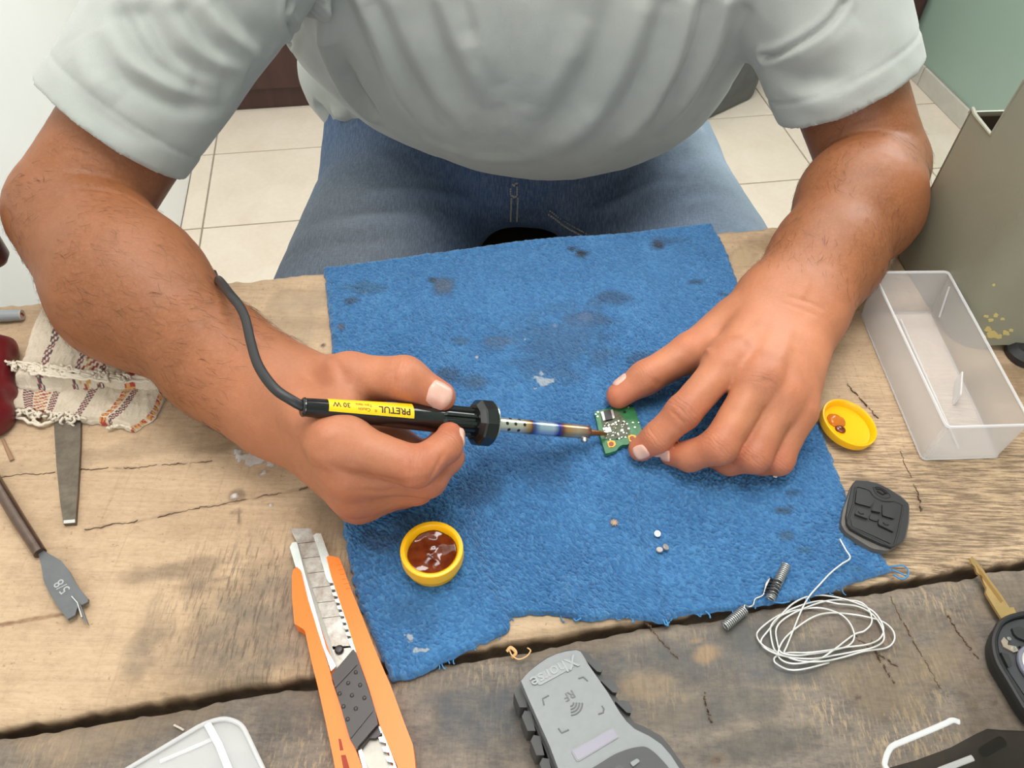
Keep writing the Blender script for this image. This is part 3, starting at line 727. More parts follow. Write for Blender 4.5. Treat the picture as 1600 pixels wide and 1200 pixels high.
# --- hand B (holds the circuit board), image right
Bh = dict(
 th=[Q(1150, 500, .040), Q(1080, 550, .036), Q(1009, 590, .027), Q(967, 618, .0170)],
 ix=[Q(1138, 565, .058), Q(1068, 644, .045), Q(1026, 684, .027), Q(1001, 702, .0155)],
 mi=[Q(1188, 592, .060), Q(1124, 697, .038), Q(1078, 713, .022), Q(1048, 708, .013)],
 ri=[Q(1224, 618, .052), Q(1178, 712, .030), Q(1140, 720, .016), Q(1110, 712, .012)],
 pk=[Q(1246, 643, .041), Q(1216, 718, .021), Q(1190, 722, .012), Q(1168, 712, .011)])
RB = dict(th=[.0180, .0146, .0122, .0100], ix=[.0134, .0122, .0106, .0088], mi=[.0136, .0126, .0106, .0088], ri=[.0132, .0120, .0102, .0086], pk=[.0122, .0108, .0092, .0080])

def hand(P, R, wr, elb, wl, side):
    """wl = half width of the wrist across the back of the hand, side = unit vector across it"""
    fingers = [chain(P[f], R[f], .004) for f in ('ix', 'mi', 'ri', 'pk')]
    fg = SM(.0022, fingers)
    palm = []
    for f, s in (('ix', -1), ('mi', -.35), ('ri', .35), ('pk', 1)):
        palm.append(RC(wr + side * wl * s * .75, P[f][0], .019, R[f][0] * 1.0))
    return fg, palm
upA = np.array([0, 0, 1.0])
def unit(v): return v / np.linalg.norm(v)
sideB = unit(np.cross(WR_B - EL_B, upA)) * -1
if sideB[0] < 0: sideB = -sideB
sideA = unit(np.array([0.05, -0.55, -0.75]))
fgA, palmA = hand(A, RA, WR_A, EL_A, .022, sideA)
fgB, palmB = hand(Bh, RB, WR_B, EL_B, .026, sideB)
thA = chain(A['th'], RA['th'], .006); thB = chain(Bh['th'], RB['th'], .006)
palmA += [EL(Q(528, 655, .058), (.036, .024, .020)), RC(WR_A + np.array([.003, .006, .002]), A['th'][0], .022, .019), EL(Q(585, 720, .045), (.036, .026, .028))]
palmB += [EL(Q(1180, 545, .036), (.036, .036, .017)), RC(WR_B - sideB * .012, Bh['th'][0], .022, .0165), EL(Q(1120, 540, .032), (.026, .022, .012))]
webA = RC(A['th'][1], A['ix'][0], .010, .011); webB = RC(Bh['th'][1], Bh['ix'][0], .0085, .010)
handA = SM(.006, [SM(.010, [SM(.016, palmA + [webA]), fgA]), thA])
handB = SM(.006, [SM(.010, [SM(.014, palmB + [webB]), fgB]), thB])
# --- forearms and upper arms
def lerp(a, b, t): return a + (b - a) * t
fa = [EL_A, Q(205, 452, .070), Q(345, 565, .055), WR_A]
armA = SM(.022, [RC(fa[0], fa[1], .050, .053), RC(fa[1], fa[2], .053, .035), RC(fa[2], fa[3], .034, .029), RC(fa[2] + sideA * .008, fa[3] + sideA * .014, .030, .026), RC(fa[2] - sideA * .006, fa[3] - sideA * .008, .030, .026)])
upA_ = SM(.02, [RC(SH_A + np.array([-.006, 0, .004]), EL_A, .050, .049)])
fb = [EL_B, Q(1342, 320, .058), Q(1292, 400, .052), WR_B]
armB = SM(.022, [RC(fb[0], fb[1], .048, .050), RC(fb[1], fb[2], .050, .038), RC(fb[2] - sideB * .010, fb[3] - sideB * .015, .034, .025), RC(fb[2] + sideB * .010, fb[3] + sideB * .015, .034, .025)])
upB_ = SM(.02, [RC(SH_B, EL_B, .052, .047)])
skA = SM(.020, [SM(.0035, [armA, upA_]), handA]); skB = SM(.020, [SM(.0035, [armB, upB_]), handB])
# --- chest, neck and head (hidden by the shirt or above the frame)
NECK = H(.015, .80, .33); HEAD = H(.015, .735, .49)
core = SM(.05, [RC(H(-.14, .81, .215), H(.165, .82, .215), .045, .045), RC(H(-.14, .81, .215), SH_A, .045, .045), RC(H(.165, .82, .215), SH_B, .045, .045), EL(H(.015, .86, .12), (.15, .08, .17)), RC(H(.015, .83, .22), NECK, .07, .058), RC(NECK, HEAD, .058, .06)])
fz = unit(np.array([0, -.80, -.45])); uz = unit(np.cross(np.array([1., 0, 0]), fz)); uz = uz if uz[2] > 0 else -uz; xz = np.array([1., 0, 0])
hd = lambda a, b, c: HEAD + a * xz + b * fz + c * uz
Mh = np.stack([xz, fz, uz])
skull = SM(.03, [EL(hd(0, -.015, .035), (.076, .096, .088), Mh), EL(hd(0, .028, -.045), (.058, .060, .070), Mh), EL(hd(0, .062, -.095), (.028, .026, .022), Mh)])
face = SM(.010, [skull, RC(hd(0, .098, .01), hd(0, .118, -.032), .008, .013), RC(hd(-.016, .098, -.036), hd(.016, .098, -.036), .009, .009), RC(hd(-.022, .092, -.064), hd(.022, .092, -.064), .007, .007), RC(hd(-.018, .090, -.075), hd(.018, .090, -.075), .008, .008),
  RC(hd(-.045, .076, .026), hd(-.012, .086, .026), .008, .008), RC(hd(.045, .076, .026), hd(.012, .086, .026), .008, .008), EL(hd(-.031, .078, .008), (.017, .0135, .0095), Mh), EL(hd(.031, .078, .008), (.017, .0135, .0095), Mh), EL(hd(-.031, .074, -.008), (.016, .012, .006), Mh), EL(hd(.031, .074, -.008), (.016, .012, .006), Mh), EL(hd(-.079, -.005, -.012), (.010, .018, .032), Mh), EL(hd(.079, -.005, -.012), (.010, .018, .032), Mh)])
skin = SM(.018, [core, skA, skB, face])

# --- jeans
def jeans_node():
    hipL, hipR = H(-.140, .98, -.185), H(.150, .98, -.185)
    knL, knR = H(-.205, .47, -.165), H(.285, .50, -.165)
    ftL, ftR = np.array([-.20, .52, .09]), np.array([.29, .55, .09])
    L = SM(.05, [RC(hipL, knL, .125, .090), RC(knL, ftL, .085, .062)]); Rr = SM(.05, [RC(hipR, knR, .125, .090), RC(knR, ftR, .085, .062)])
    return SM(.035, [SM(.02, [L, Rr]), EL(H(-.015, 1.06, -.15), (.262, .17, .15)), RC(H(-.15, .94, -.125), H(.14, .94, -.125), .115, .115)])
jeans_n = jeans_node()
# --- T-shirt
def hem(c, ax):
    v = CAM - c; v = unit(v - (v @ ax) * ax); return (c, unit(ax - .30 * v), ax)
HEM_A = hem(Q(168, 222, .135), unit(EL_A - SH_A)); HEM_B = hem(Q(1350, 150, .120), unit(EL_B - SH_B))
def sleeve(sh, elb, hem, r0, r1, fl):
    pl, nh, ax = hem; s_end = (pl - sh) @ ax
    end = sh + ax * (s_end + .05)
    outer = RC(sh, end, r0, r1)
    def cut(d, p):
        s = (p - pl) @ nh                                    # >0 beyond the hem
        dd = np.maximum(d, s)
        inner = np.maximum(d + .0075, -(s + .045))
        return np.maximum(dd, -inner)
    return FN(outer, cut)
slA = sleeve(SH_A + np.array([-.008, .0, .006]), EL_A, HEM_A, .074, .0605, 0); slB = sleeve(SH_B, EL_B, HEM_B, .078, .0605, 0)
belly = SM(.06, [EL(H(.025, .845, .055), (.215, .158, .135)), EL(H(.018, .80, .15), (.195, .120, .13)), EL(H(-.135, .845, .10), (.105, .10, .13)), RC(H(-.15, .80, .19), H(-.195, .82, .100), .055, .052), RC(H(-.13, .795, .235), H(.155, .805, .235), .078, .078), RC(H(-.12, .80, .15), H(.15, .80, .15), .09, .09), RC(H(.015, .82, .25), NECK + np.array([0, .01, -.02]), .09, .07)])
hips = FN(SM(.03, [EL(H(-.03, .99, -.05), (.268, .16, .14)), EL(H(-.185, .95, .035), (.085, .09, .06)), EL(H(.15, .98, .04), (.08, .10, .06))]), lambda d, p: np.maximum(d, TOP - .128 - p[:, 2] + .004 * np.sin(p[:, 0] * 40)))
torso = SM(.022, [belly, hips])
shirt_n = SM(.030, [torso, slA, slB])
def skin_mat():
    t = NT('skin')
    c = t.attr('tint'); n1 = t.noise(70, 5, 0.6); n2 = t.noise(420, 4, 0.6)
    c = t.mix(t.ramp(n1, [(0.35, (0.16,) * 3), (0.65, (0,) * 3)]), c, (0.30, 0.105, 0.052, 1))
    c = t.mix(t.ramp(n2, [(0.45, (0,) * 3), (0.75, (0.12,) * 3)]), c, (0.62, 0.36, 0.25, 1))
    wk = t.n('ShaderNodeAttribute'); wk.attribute_name = 'wrinkle'; ws = t.n('ShaderNodeSeparateColor'); t.l(wk.outputs['Color'], ws.inputs[0])
    ph = t.math('ADD', t.math('MULTIPLY', ws.outputs[1], 2400.0), t.math('MULTIPLY', t.noise(130, 3, .6), 7.0))
    ln = t.math('POWER', t.math('SUBTRACT', 1.0, t.math('ABSOLUTE', t.math('SINE', ph))), 2.0)
    wl = t.math('MULTIPLY', ln, ws.outputs[0])
    c = t.mix(t.math('MULTIPLY', wl, 0.26), c, (0.16, 0.055, 0.03, 1))
    t.set(Base_Color=c, Roughness=t.ramp(n2, [(0.3, (0.42,) * 3), (0.7, (0.56,) * 3)]), Subsurface_Weight=0.12, Subsurface_Radius=(0.010, 0.004, 0.002), Subsurface_Scale=0.35, Specular_IOR_Level=0.42)
    v = t.n('ShaderNodeTexVoronoi'); v.feature = 'DISTANCE_TO_EDGE'; v.inputs['Scale'].default_value = 620; t.l(t.coord(), v.inputs['Vector'])
    b1 = t.bump(t.mix(0.5, n2, t.ramp(v.outputs['Distance'], [(0, (0,) * 3), (0.12, (1,) * 3)])), 0.22, 0.0005)
    t.bump(t.math('SUBTRACT', 1.0, wl), 0.45, 0.0008, b1)
    return t.m
M_skin = skin_mat()
V, F = surface(skin, .0017)
N = vnormals(V, F)
# creases: pixel polylines projected on the skin, depth in m, width in m
def on(node, L, n=16):
    P = [hit(node, a, b) for a, b in L]; P = [p for p in P if p is not None]
    return spline(P, n)
CREASE = [ # thumb A, knuckle lines
 ([(622, 562), (616, 585), (618, 605)], .0007, .0012), ([(632, 566), (630, 585), (636, 600)], .0006, .0012), ([(612, 572), (606, 592)], .0005, .0012),
 # index A, across the middle joint
 ([(636, 712), (640, 728), (640, 745)], .0005, .0012), ([(672, 748), (684, 728), (694, 708)], .0006, .0012), ([(690, 742), (697, 722)], .0005, .0010),
 # folds on the back of hand A
 ([(510, 722), (560, 742), (620, 752), (660, 748)], .0008, .0022), ([(560, 766), (610, 768), (660, 758)], .0008, .0018), ([(520, 560), (534, 580), (540, 606)], .0012, .0040),
 # hand B: index joint wrinkles
 ([(1054, 632), (1066, 640), (1078, 655)], .0007, .0013), ([(1060, 625), (1072, 634), (1084, 648)], .0006, .0012), ([(1048, 640), (1058, 650), (1070, 662)], .0006, .0012), ([(1012, 668), (1020, 676), (1028, 688)], .0004, .0010),
 ([(1128, 690), (1136, 700), (1138, 714)], .0006, .0012), ([(1120, 690), (1127, 704), (1128, 720)], .0006, .0012), ([(1174, 712), (1180, 722)], .0005, .0012),
 ([(1098, 552), (1106, 548), (1112, 552)], -.0010, .0020), ([(1186, 596), (1196, 594), (1204, 600)], .0006, .0020),
 ([(1020, 590), (1026, 598), (1028, 606)], .0009, .0016), ([(1226, 462), (1260, 470), (1290, 486)], .0006, .0016), ([(1218, 472), (1250, 482), (1284, 498)], .0005, .0016),
 # elbow folds
 ([(96, 296), (150, 296), (200, 308), (238, 330)], .0006, .0025), ([(1286, 222), (1320, 196), (1370, 182), (1430, 182)], .0006, .0025)]
D = np.zeros(len(V))
for L, dep, w in CREASE:
    P = on(skin, L)
    if len(P) < 2: continue
    m = np.where((np.abs(V - P.mean(0)) < np.abs(P - P.mean(0)).max(0) + 4 * w).all(1))[0]
    if len(m) == 0: continue
    d, tt = seg_dist(V[m], P); D[m] -= 1.5 * dep * np.exp(-(d / w) ** 2) * np.sin(np.pi * np.clip(tt, .02, .98)) ** .5
# tendons / veins raised on the backs of the hands, swelling muscles
VEIN = [([(1215, 505), (1190, 550), (1170, 580)], .0008, .0045), ([(1238, 510), (1222, 560), (1212, 600)], .0008, .0045), ([(1200, 495), (1150, 535)], .0007, .004), ([(1255, 400), (1262, 440), (1248, 470)], .0007, .003), ([(470, 640), (500, 670), (520, 690)], .0008, .005), ([(455, 670), (500, 720), (540, 745)], .0007, .005), ([(300, 470), (350, 520), (400, 560)], .0008, .004), ([(220, 420), (280, 480), (320, 530)], .0006, .004)]
for L, dep, w in VEIN:
    P = on(skin, L)
    if len(P) < 2: continue
    m = np.where((np.abs(V - P.mean(0)) < np.abs(P - P.mean(0)).max(0) + 4 * w).all(1))[0]
    d, tt = seg_dist(V[m], P); D[m] += dep * np.exp(-(d / w) ** 2) * np.sin(np.pi * tt) ** .5
D += .0004 * noise3(V * 45, 3) + .00018 * noise3(V * 160, 4)
Vb = V + N * D[:, None]
# colour: tanned forearms, lighter ruddy hands, redder joints and tips
tan_, hand_, red_ = np.array(srgb(138, 84, 49)[:3]), np.array(srgb(184, 118, 84)[:3]), np.array(srgb(190, 104, 76)[:3])
def sm(x, a, b): x = np.clip((x - a) / (b - a), 0, 1); return x * x * (3 - 2 * x)
wA = sm((V - WR_A) @ unit(A['mi'][0] - WR_A), -.045, .045) * (np.linalg.norm(V - A['ix'][1], axis=1) < .18)
wB = sm((V - WR_B) @ unit(Bh['mi'][0] - WR_B), -.050, .060) * (np.linalg.norm(V - Bh['ix'][1], axis=1) < .20)
w = np.maximum(wA, wB)[:, None]
tint = tan_ * (1 - w) + hand_ * w
for P in (A, Bh):
    for f in ('th', 'ix', 'mi', 'ri', 'pk'):
        for k, s in ((0, .35 if f != 'th' else 0), (1, .55), (2, .35), (3, .65)):
            a = (s * np.exp(-(np.linalg.norm(V - P[f][k], axis=1) / .017) ** 4))[:, None]; tint = tint * (1 - a) + red_ * a
brown_ = np.array(srgb(150, 88, 62)[:3])
for c_, r_, s_ in ((Bh['ix'][1], .0105, .55), (Bh['mi'][1], .010, .3), (Bh['ri'][1], .010, .25), (Q(1200, 598, .066), .010, .35), (A['ix'][1], .010, .2), (Q(1136, 552, .066), .012, .25)):
    a = (s_ * np.exp(-(np.linalg.norm(V - c_ - np.array([0, -.002, .010]), axis=1) / r_) ** 2))[:, None]; tint = tint * (1 - a) + brown_ * a
tint *= (1 + .10 * noise3(V * 28, 9) + .06 * noise3(V * 90, 10))[:, None]
person = mesh_obj('person', Vb, F, M_skin, None, origin=(0.0, .95, 0.0)); vcol(person, 'tint', np.clip(tint, 0, 1))
WK = np.zeros((len(V), 3))
def wrinkles(c0, ax, up, rad, s):
    ax = unit(ax); d = V - c0; a = s * np.exp(-(np.linalg.norm(d, axis=1) / rad) ** 4) * np.clip((N @ unit(up)) * 1.6, 0, 1) * np.exp(-((d @ ax) / (rad * .42)) ** 2)
    m = a > WK[:, 0]; WK[m, 0] = a[m]; WK[m, 1] = (d @ ax)[m] * .5 + .5
for f_, k_, s_ in (('ix', 1, 1), ('ix', 2, .6), ('mi', 1, .8), ('ri', 1, .7), ('pk', 1, .6), ('th', 2, .7)):
    wrinkles(Bh[f_][k_], Bh[f_][k_ + 1] - Bh[f_][k_ - 1], np.array([-.1, -.35, 1]), .016, s_)
for f_, k_, s_ in (('ix', 1, .55), ('ix', 2, .8), ('th', 2, .9), ('mi', 1, .4)):
    wrinkles(A[f_][k_], A[f_][k_ + 1] - A[f_][k_ - 1], np.array([.1, -.5, 1]), .015, s_)
wrinkles(Q(1196, 598, .068), np.array([.3, 1, 0]), np.array([0, -.2, 1]), .012, .5); wrinkles(Q(1245, 472, .07), WR_B - EL_B, np.array([0, -.2, 1]), .03, .12)
vcol(person, 'wrinkle', WK)
tag(person, 'man in a pale grey-green T-shirt and blue jeans soldering a circuit board at the bench', 'person')

# finger nails
M_nail = NT('finger_nail'); M_nail.set(Base_Color=M_nail.ramp(M_nail.noise(200, 3), [(0.3, srgb(222, 168, 148)), (0.7, srgb(232, 186, 168))]), Roughness=0.28, Subsurface_Weight=0.1, Subsurface_Scale=0.2); M_nail = M_nail.m
def nail(c, ax, nrm, ln, wd, label):
    ax = unit(ax); nrm = unit(nrm - (nrm @ ax) * ax); sd_ = np.cross(ax, nrm); n, m = 11, 9; v = []
    for i in range(n):
        for j in range(m):
            s = -1 + 2 * i / (n - 1); t_ = -1 + 2 * j / (m - 1)
            a = ln / 2 * s * math.sqrt(1 - .55 * t_ * t_) if s > 0 else ln / 2 * s * math.sqrt(1 - .42 * t_ * t_); b = t_ * wd / 2 * math.sqrt(1 - .22 * s * s)
            o = c + ax * a + sd_ * b + nrm * .016
            p = hit(skin, o=o, d=-nrm, t0=0, t1=.04)
            if p is None: p = c + ax * a + sd_ * b
            e = max(abs(s), abs(t_)) ** 6; v.append(p + nrm * (.0010 - .0011 * e))
    f = [(i * m + j, (i + 1) * m + j, (i + 1) * m + j + 1, i * m + j + 1) for i in range(n - 1) for j in range(m - 1)]
    # underside closes the plate
    k = len(v); v += [q - nrm * .0007 for q in v]; f += [tuple(x + k for x in q[::-1]) for q in f[:]]
    r = [j for j in range(m)] + [i * m + m - 1 for i in range(1, n)] + [(n - 1) * m + j for j in range(m - 2, -1, -1)] + [i * m for i in range(n - 2, 0, -1)]
    f += [(r[i], r[(i + 1) % len(r)], r[(i + 1) % len(r)] + k, r[i] + k) for i in range(len(r))]
    o = mesh_obj('finger_nail', v, f, M_nail, person); o['label'] = label
view = lambda p: unit(CAM - p)
def surf_at(px, py): return hit(skin, px, py)
c = surf_at(689, 615); nail(c, A['th'][3] - A['th'][2], view(c) * .75 + np.array([.15, .12, .5]), .0168, .0162, 'wide pale thumb nail of the hand on the soldering iron')
c = surf_at(707, 676) if surf_at(707, 676) is not None else A['ix'][3]
nail(A['ix'][3] + np.array([.004, -.002, 0]), unit(np.array([.10, .95, -.25])), np.array([.95, -.25, .25]), .0125, .0115, 'index finger nail seen edge on beside the iron handle')
c = Bh['th'][3] * .72 + Bh['th'][2] * .28; nail(c, Bh['th'][3] - Bh['th'][2], np.array([-.28, .62, .72]), .0130, .0125, 'thumb nail seen edge on at the top of the circuit board')
c = Bh['ix'][3] * .93 + Bh['ix'][2] * .07; nail(c, Bh['ix'][3] - Bh['ix'][2] + np.array([0, 0, .004]), np.array([-.05, -.75, .62]), .0115, .0115, 'index finger nail at the lower edge of the circuit board')
c = Bh['mi'][3] * .9 + Bh['mi'][2] * .1; nail(c, Bh['mi'][3] - Bh['mi'][2], np.array([-.35, -.62, .6]), .0105, .0105, 'middle finger nail half hidden under the index finger')

# hair on the forearms
M_hair = simple('dark_hair', srgb(62, 40, 28), 0.5)
hb = MB(); rs = np.random.RandomState(4)
def hairs(a, b, n, rad):
    ax = unit(b - a); tpar = (V - a) @ ax; L = np.linalg.norm(b - a)
    cand = np.where((tpar > -.03) & (tpar < L * .98) & (np.linalg.norm(V - a - tpar[:, None] * ax, axis=1) < rad) & (N @ np.array([0, -.45, .9]) > -.35))[0]
    dens = noise3(V[cand] * 24, 21)
    cand = cand[dens + .55 * rs.rand(len(cand)) > 0.05]
    for i in rs.choice(cand, n):
        p, nn = V[i], N[i]; d = unit(ax - (ax @ nn) * nn); s = np.cross(nn, d); l = rs.uniform(.004, .011); cu = rs.normal(0, .5)
        d = unit(d + s * rs.normal(.35, .45))
        P = [p + d * l * q + s * cu * l * q * q * .5 + nn * (.0004 + l * .20 * q * (1 - .55 * q)) for q in (0, .35, .7, 1)]
        hb.tube(P, [.00007, .00007, .00006, .00003], 3, cap=False)
hairs(EL_A, WR_A, 1000, .075); hairs(EL_B, WR_B, 560, .07)
o = hb.build('arm_hair', M_hair, person, ang=None); o['kind'] = 'stuff'; o['label'] = 'fine dark hair on both forearms'
# head hair (above the frame)
hn = FN(skull, lambda d, p: np.maximum(d - .012 - .003 * noise3(p * 60, 2), -np.maximum((p - hd(0, .0, .02)) @ (-.55 * fz + .84 * uz) , (p - hd(0, -.03, 0)) @ (-fz))), .02)
vv, ff = surface(hn, .004); mesh_obj('hair', vv, ff, M_hair, person)
for sx in (-1, 1):
    e = hd(sx * .031, .079, .004); q = MB(); q.lathe([(0, -.011), (.007, -.0085), (.011, 0), (.0088, .0066), (.0045, .0100)], e, fz, 20); ey = q.build('eye', simple('eye_white' + str(sx), srgb(235, 230, 224), .2), person)
    MB().lathe([(.0046, .0099), (.0035, .0106), (0, .0112)], e, fz, 16).build('iris', simple('iris_brown' + str(sx), srgb(50, 30, 20), .15), ey)

# T-shirt
t = NT('pale_green_jersey'); f1 = t.noise(1500, 3, 0.7); f2 = t.noise(16, 4, 0.6); wv = t.noise(700, 2, .5, src=t.mapping((1, .35, 1)))
c = t.ramp(f2, [(0.3, srgb(160, 163, 158)), (0.7, srgb(170, 173, 168))]); c = t.mix(t.ramp(f1, [(0.5, (0,) * 3), (0.75, (0.35,) * 3)]), c, srgb(184, 188, 185))
t.set(Base_Color=c, Roughness=0.9, Sheen_Weight=0.25, Sheen_Roughness=0.5); t.bump(t.mix(.5, f1, wv), 0.35, 0.0006); M_shirt = t.m
V, F = surface(shirt_n, .0025); V = vsmooth(V, F, V, 3); N = vnormals(V, F)
D = np.zeros(len(V))
RIDGE = [ # pixel polyline, height, width (m); negative = valley
 ([(496, 4), (516, 70), (548, 145), (588, 196)], .0115, .011), ([(520, 60), (552, 140), (590, 188)], -.0115, .010), ([(566, 4), (592, 60), (632, 150), (690, 225)], .0060, .012), ([(545, 8), (570, 70), (612, 150)], -.0045, .010),
 ([(612, 4), (640, 70), (690, 160), (740, 220)], .0040, .013), ([(590, 10), (640, 110), (700, 200)], -.0035, .011), ([(668, 4), (700, 90), (740, 180)], -.0045, .014), ([(690, 4), (725, 90), (770, 170)], .0045, .013), ([(742, 4), (756, 60), (780, 130)], .0038, .012), ([(722, 4), (740, 70)], -.0035, .011),
 ([(920, 30), (880, 110), (830, 190)], .0035, .014), ([(960, 4), (930, 80), (870, 180), (820, 240)], -.0035, .014), ([(1000, 20), (970, 110), (920, 190), (860, 240)], .0050, .013), ([(1040, 10), (1012, 100), (960, 190)], -.0048, .012), ([(1078, 8), (1052, 100), (1010, 180), (955, 235)], .0065, .012), ([(1100, 8), (1078, 90), (1040, 160), (1000, 210)], -.0055, .010), ([(1135, 4), (1110, 80), (1066, 160), (1026, 215)], .0055, .010), ([(1160, 20), (1130, 100), (1090, 160)], -.0040, .009),
 ([(840, 20), (838, 90), (826, 160)], .0025, .016), ([(700, 236), (780, 250), (850, 245)], .0018, .010), ([(660, 215), (720, 240)], .0020, .009),
 # sleeve on the left of the picture
 ([(150, 50), (180, 110), (230, 140), (277, 160), (324, 167), (361, 166)], -.0052, .0080), ([(160, 40), (200, 95), (250, 130), (300, 150), (350, 158)], .0042, .009), ([(190, 20), (230, 88), (267, 116), (301, 134), (327, 143), (361, 146)], -.0055, .0080), ([(205, 10), (245, 80), (300, 120), (350, 134)], .0042, .009), ([(225, 20), (258, 74), (290, 98), (330, 116), (380, 120)], -.0055, .0085), ([(270, 10), (305, 70), (350, 100), (390, 108)], .0045, .010), ([(290, 20), (318, 60), (345, 80), (392, 98)], -.0050, .009), ([(320, 10), (360, 56), (415, 88)], .0040, .010), ([(345, 4), (385, 45), (430, 80)], -.0045, .010),
 ([(104, 96), (120, 140), (160, 180), (215, 212), (262, 222)], -.0022, .007), ([(118, 60), (140, 120), (180, 160)], .0028, .010),
 # sleeve on the right
 ([(1200, 95), (1250, 86), (1300, 60), (1340, 30)], .0040, .012), ([(1205, 110), (1260, 120), (1330, 110)], -.0025, .012), ([(1215, 135), (1270, 146), (1330, 140), (1400, 100)], .0026, .009), ([(1215, 125), (1270, 132), (1340, 122)], -.0028, .008), ([(1240, 160), (1290, 168), (1350, 156)], .0016, .008),
 # bunched hem at the waist
 ([(452, 124), (462, 150), (484, 182)], .006, .010), ([(462, 122), (490, 160), (520, 190)], -.007, .009), ([(490, 182), (520, 176), (548, 180)], .005, .009), ([(490, 196), (520, 194), (560, 200)], -.004, .007)]
for L, hgt, w in RIDGE:
    P = [hit(shirt_n, a, b) for a, b in L]; P = [p for p in P if p is not None]
    if len(P) < 2: continue
    P = spline(P, 14); m = np.where((np.abs(V - P.mean(0)) < np.abs(P - P.mean(0)).max(0) + 3 * w).all(1))[0]
    d, tt = seg_dist(V[m], P); e = (N[m] @ grad(shirt_n, P[len(P) // 2][None])[0] > .1) * 1.0
    e *= np.clip(np.minimum(tt + (.5 if L[0][1] < 30 else .0), 1 - tt) / .35, 0, 1) ** .8
    D[m] += 1.45 * hgt * np.exp(-(d / w) ** 2) * e
D += .0010 * noise3(V * [22, 16, 12], 14) + .0005 * noise3(V * 60, 15)
for pl, ax, _ in (HEM_A, HEM_B):            # hem stitching and band
    s = -(V - pl) @ ax; near = np.linalg.norm(V - pl, axis=1) < .13
    D -= near * (.0011 * np.exp(-((s - .0235) / .0022) ** 2)); D += near * .0006 * (s < .0235) * (s > .002)
for L in ([(450, 2), (453, 40), (452, 70), (447, 92), (430, 102)], [(1320, 2), (1296, 34), (1262, 60), (1214, 86), (1190, 90)]):   # armhole seams
    P = [hit(shirt_n, a, b) for a, b in L]; P = spline([p for p in P if p is not None], 24); d, _ = seg_dist(V, P); D -= .0042 * np.exp(-(d / .0026) ** 2); D += .0020 * np.exp(-((d - .006) / .004) ** 2)
shirt = mesh_obj('t_shirt', V + N * D[:, None], F, M_shirt, person); shirt['label'] = 'pale grey-green short-sleeved T-shirt with drape folds'

# jeans
V, F = surface(jeans_n, .0042); N = vnormals(V, F); D = np.zeros(len(V))
JR = [([(480, 330), (600, 300), (720, 310), (790, 330)], .004, .010), ([(480, 350), (600, 325), (720, 330)], -.004, .009), ([(455, 385), (560, 345), (680, 350)], .0035, .010), ([(450, 400), (560, 372), (700, 375)], -.0035, .009), ([(560, 300), (660, 290), (760, 300)], -.003, .008), ([(500, 250), (560, 240), (640, 262)], .003, .012),
 ([(830, 350), (960, 320), (1080, 290), (1160, 285)], .0045, .009), ([(840, 340), (960, 308), (1080, 278)], -.004, .009), ([(900, 330), (1000, 300), (1100, 255)], .003, .012), ([(1030, 250), (1100, 238), (1140, 240)], -.0035, .009), ([(1040, 330), (1120, 312), (1190, 318)], .003, .009), ([(870, 320), (950, 290), (1040, 250)], -.003, .010), ([(1060, 215), (1100, 205), (1130, 215)], .004, .010)]
for L, hgt, w in JR:
    P = [hit(jeans_n, a, b) for a, b in L]; P = [p for p in P if p is not None]
    if len(P) < 2: continue
    d, tt = seg_dist(V, spline(P, 10)); D += hgt * np.exp(-(d / w) ** 2) * np.sin(np.pi * np.clip(tt, 0.02, .98)) ** .6
D += .0016 * noise3(V * [14, 26, 14], 31) + .0007 * noise3(V * 60, 32)
def jl(L):
    P = [hit(jeans_n, a, b) for a, b in L]; return spline([p for p in P if p is not None], 20)
seams = [jl([(804, 286), (803, 320), (802, 345)]), jl([(858, 330), (890, 352), (925, 372)])]
for P in seams:
    d, _ = seg_dist(V, P); D += .0028 * np.exp(-(d / .0075) ** 2) - .0048 * np.exp(-(d / .0028) ** 2)
cj = np.tile(np.array(srgb(64, 92, 132)[:3]), (len(V), 1))
fade = np.array(srgb(158, 174, 190)[:3]); dk = np.array(srgb(44, 66, 108)[:3])
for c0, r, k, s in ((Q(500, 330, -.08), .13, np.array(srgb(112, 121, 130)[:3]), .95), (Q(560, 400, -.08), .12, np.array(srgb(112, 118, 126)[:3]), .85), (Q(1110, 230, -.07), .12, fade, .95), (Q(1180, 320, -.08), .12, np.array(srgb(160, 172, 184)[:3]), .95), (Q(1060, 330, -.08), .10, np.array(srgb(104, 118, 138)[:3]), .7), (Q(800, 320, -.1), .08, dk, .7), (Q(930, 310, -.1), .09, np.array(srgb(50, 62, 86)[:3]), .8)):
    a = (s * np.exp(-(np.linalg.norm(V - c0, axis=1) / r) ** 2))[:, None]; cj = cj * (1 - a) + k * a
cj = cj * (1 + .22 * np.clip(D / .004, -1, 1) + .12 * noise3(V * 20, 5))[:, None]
t = NT('denim'); f1 = t.noise(900, 2, .6, src=t.mapping((1, .12, .12))); f2 = t.noise(900, 2, .6, src=t.mapping((.12, 1, 1)))
c = t.mix(t.ramp(f1, [(0.4, (0,) * 3), (0.7, (.35,) * 3)]), t.attr('dye'), srgb(150, 164, 184)); c = t.mix(t.ramp(f2, [(0.45, (0,) * 3), (0.75, (.3,) * 3)]), c, srgb(30, 44, 76))
t.set(Base_Color=c, Roughness=0.9); t.bump(t.mix(.5, f1, f2), 0.4, 0.0007); M_denim = t.m
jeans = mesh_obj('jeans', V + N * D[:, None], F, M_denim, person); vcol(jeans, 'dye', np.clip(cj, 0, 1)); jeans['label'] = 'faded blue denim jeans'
M_stitch = simple('pale_jean_thread', srgb(176, 172, 164), .8); sb = MB()
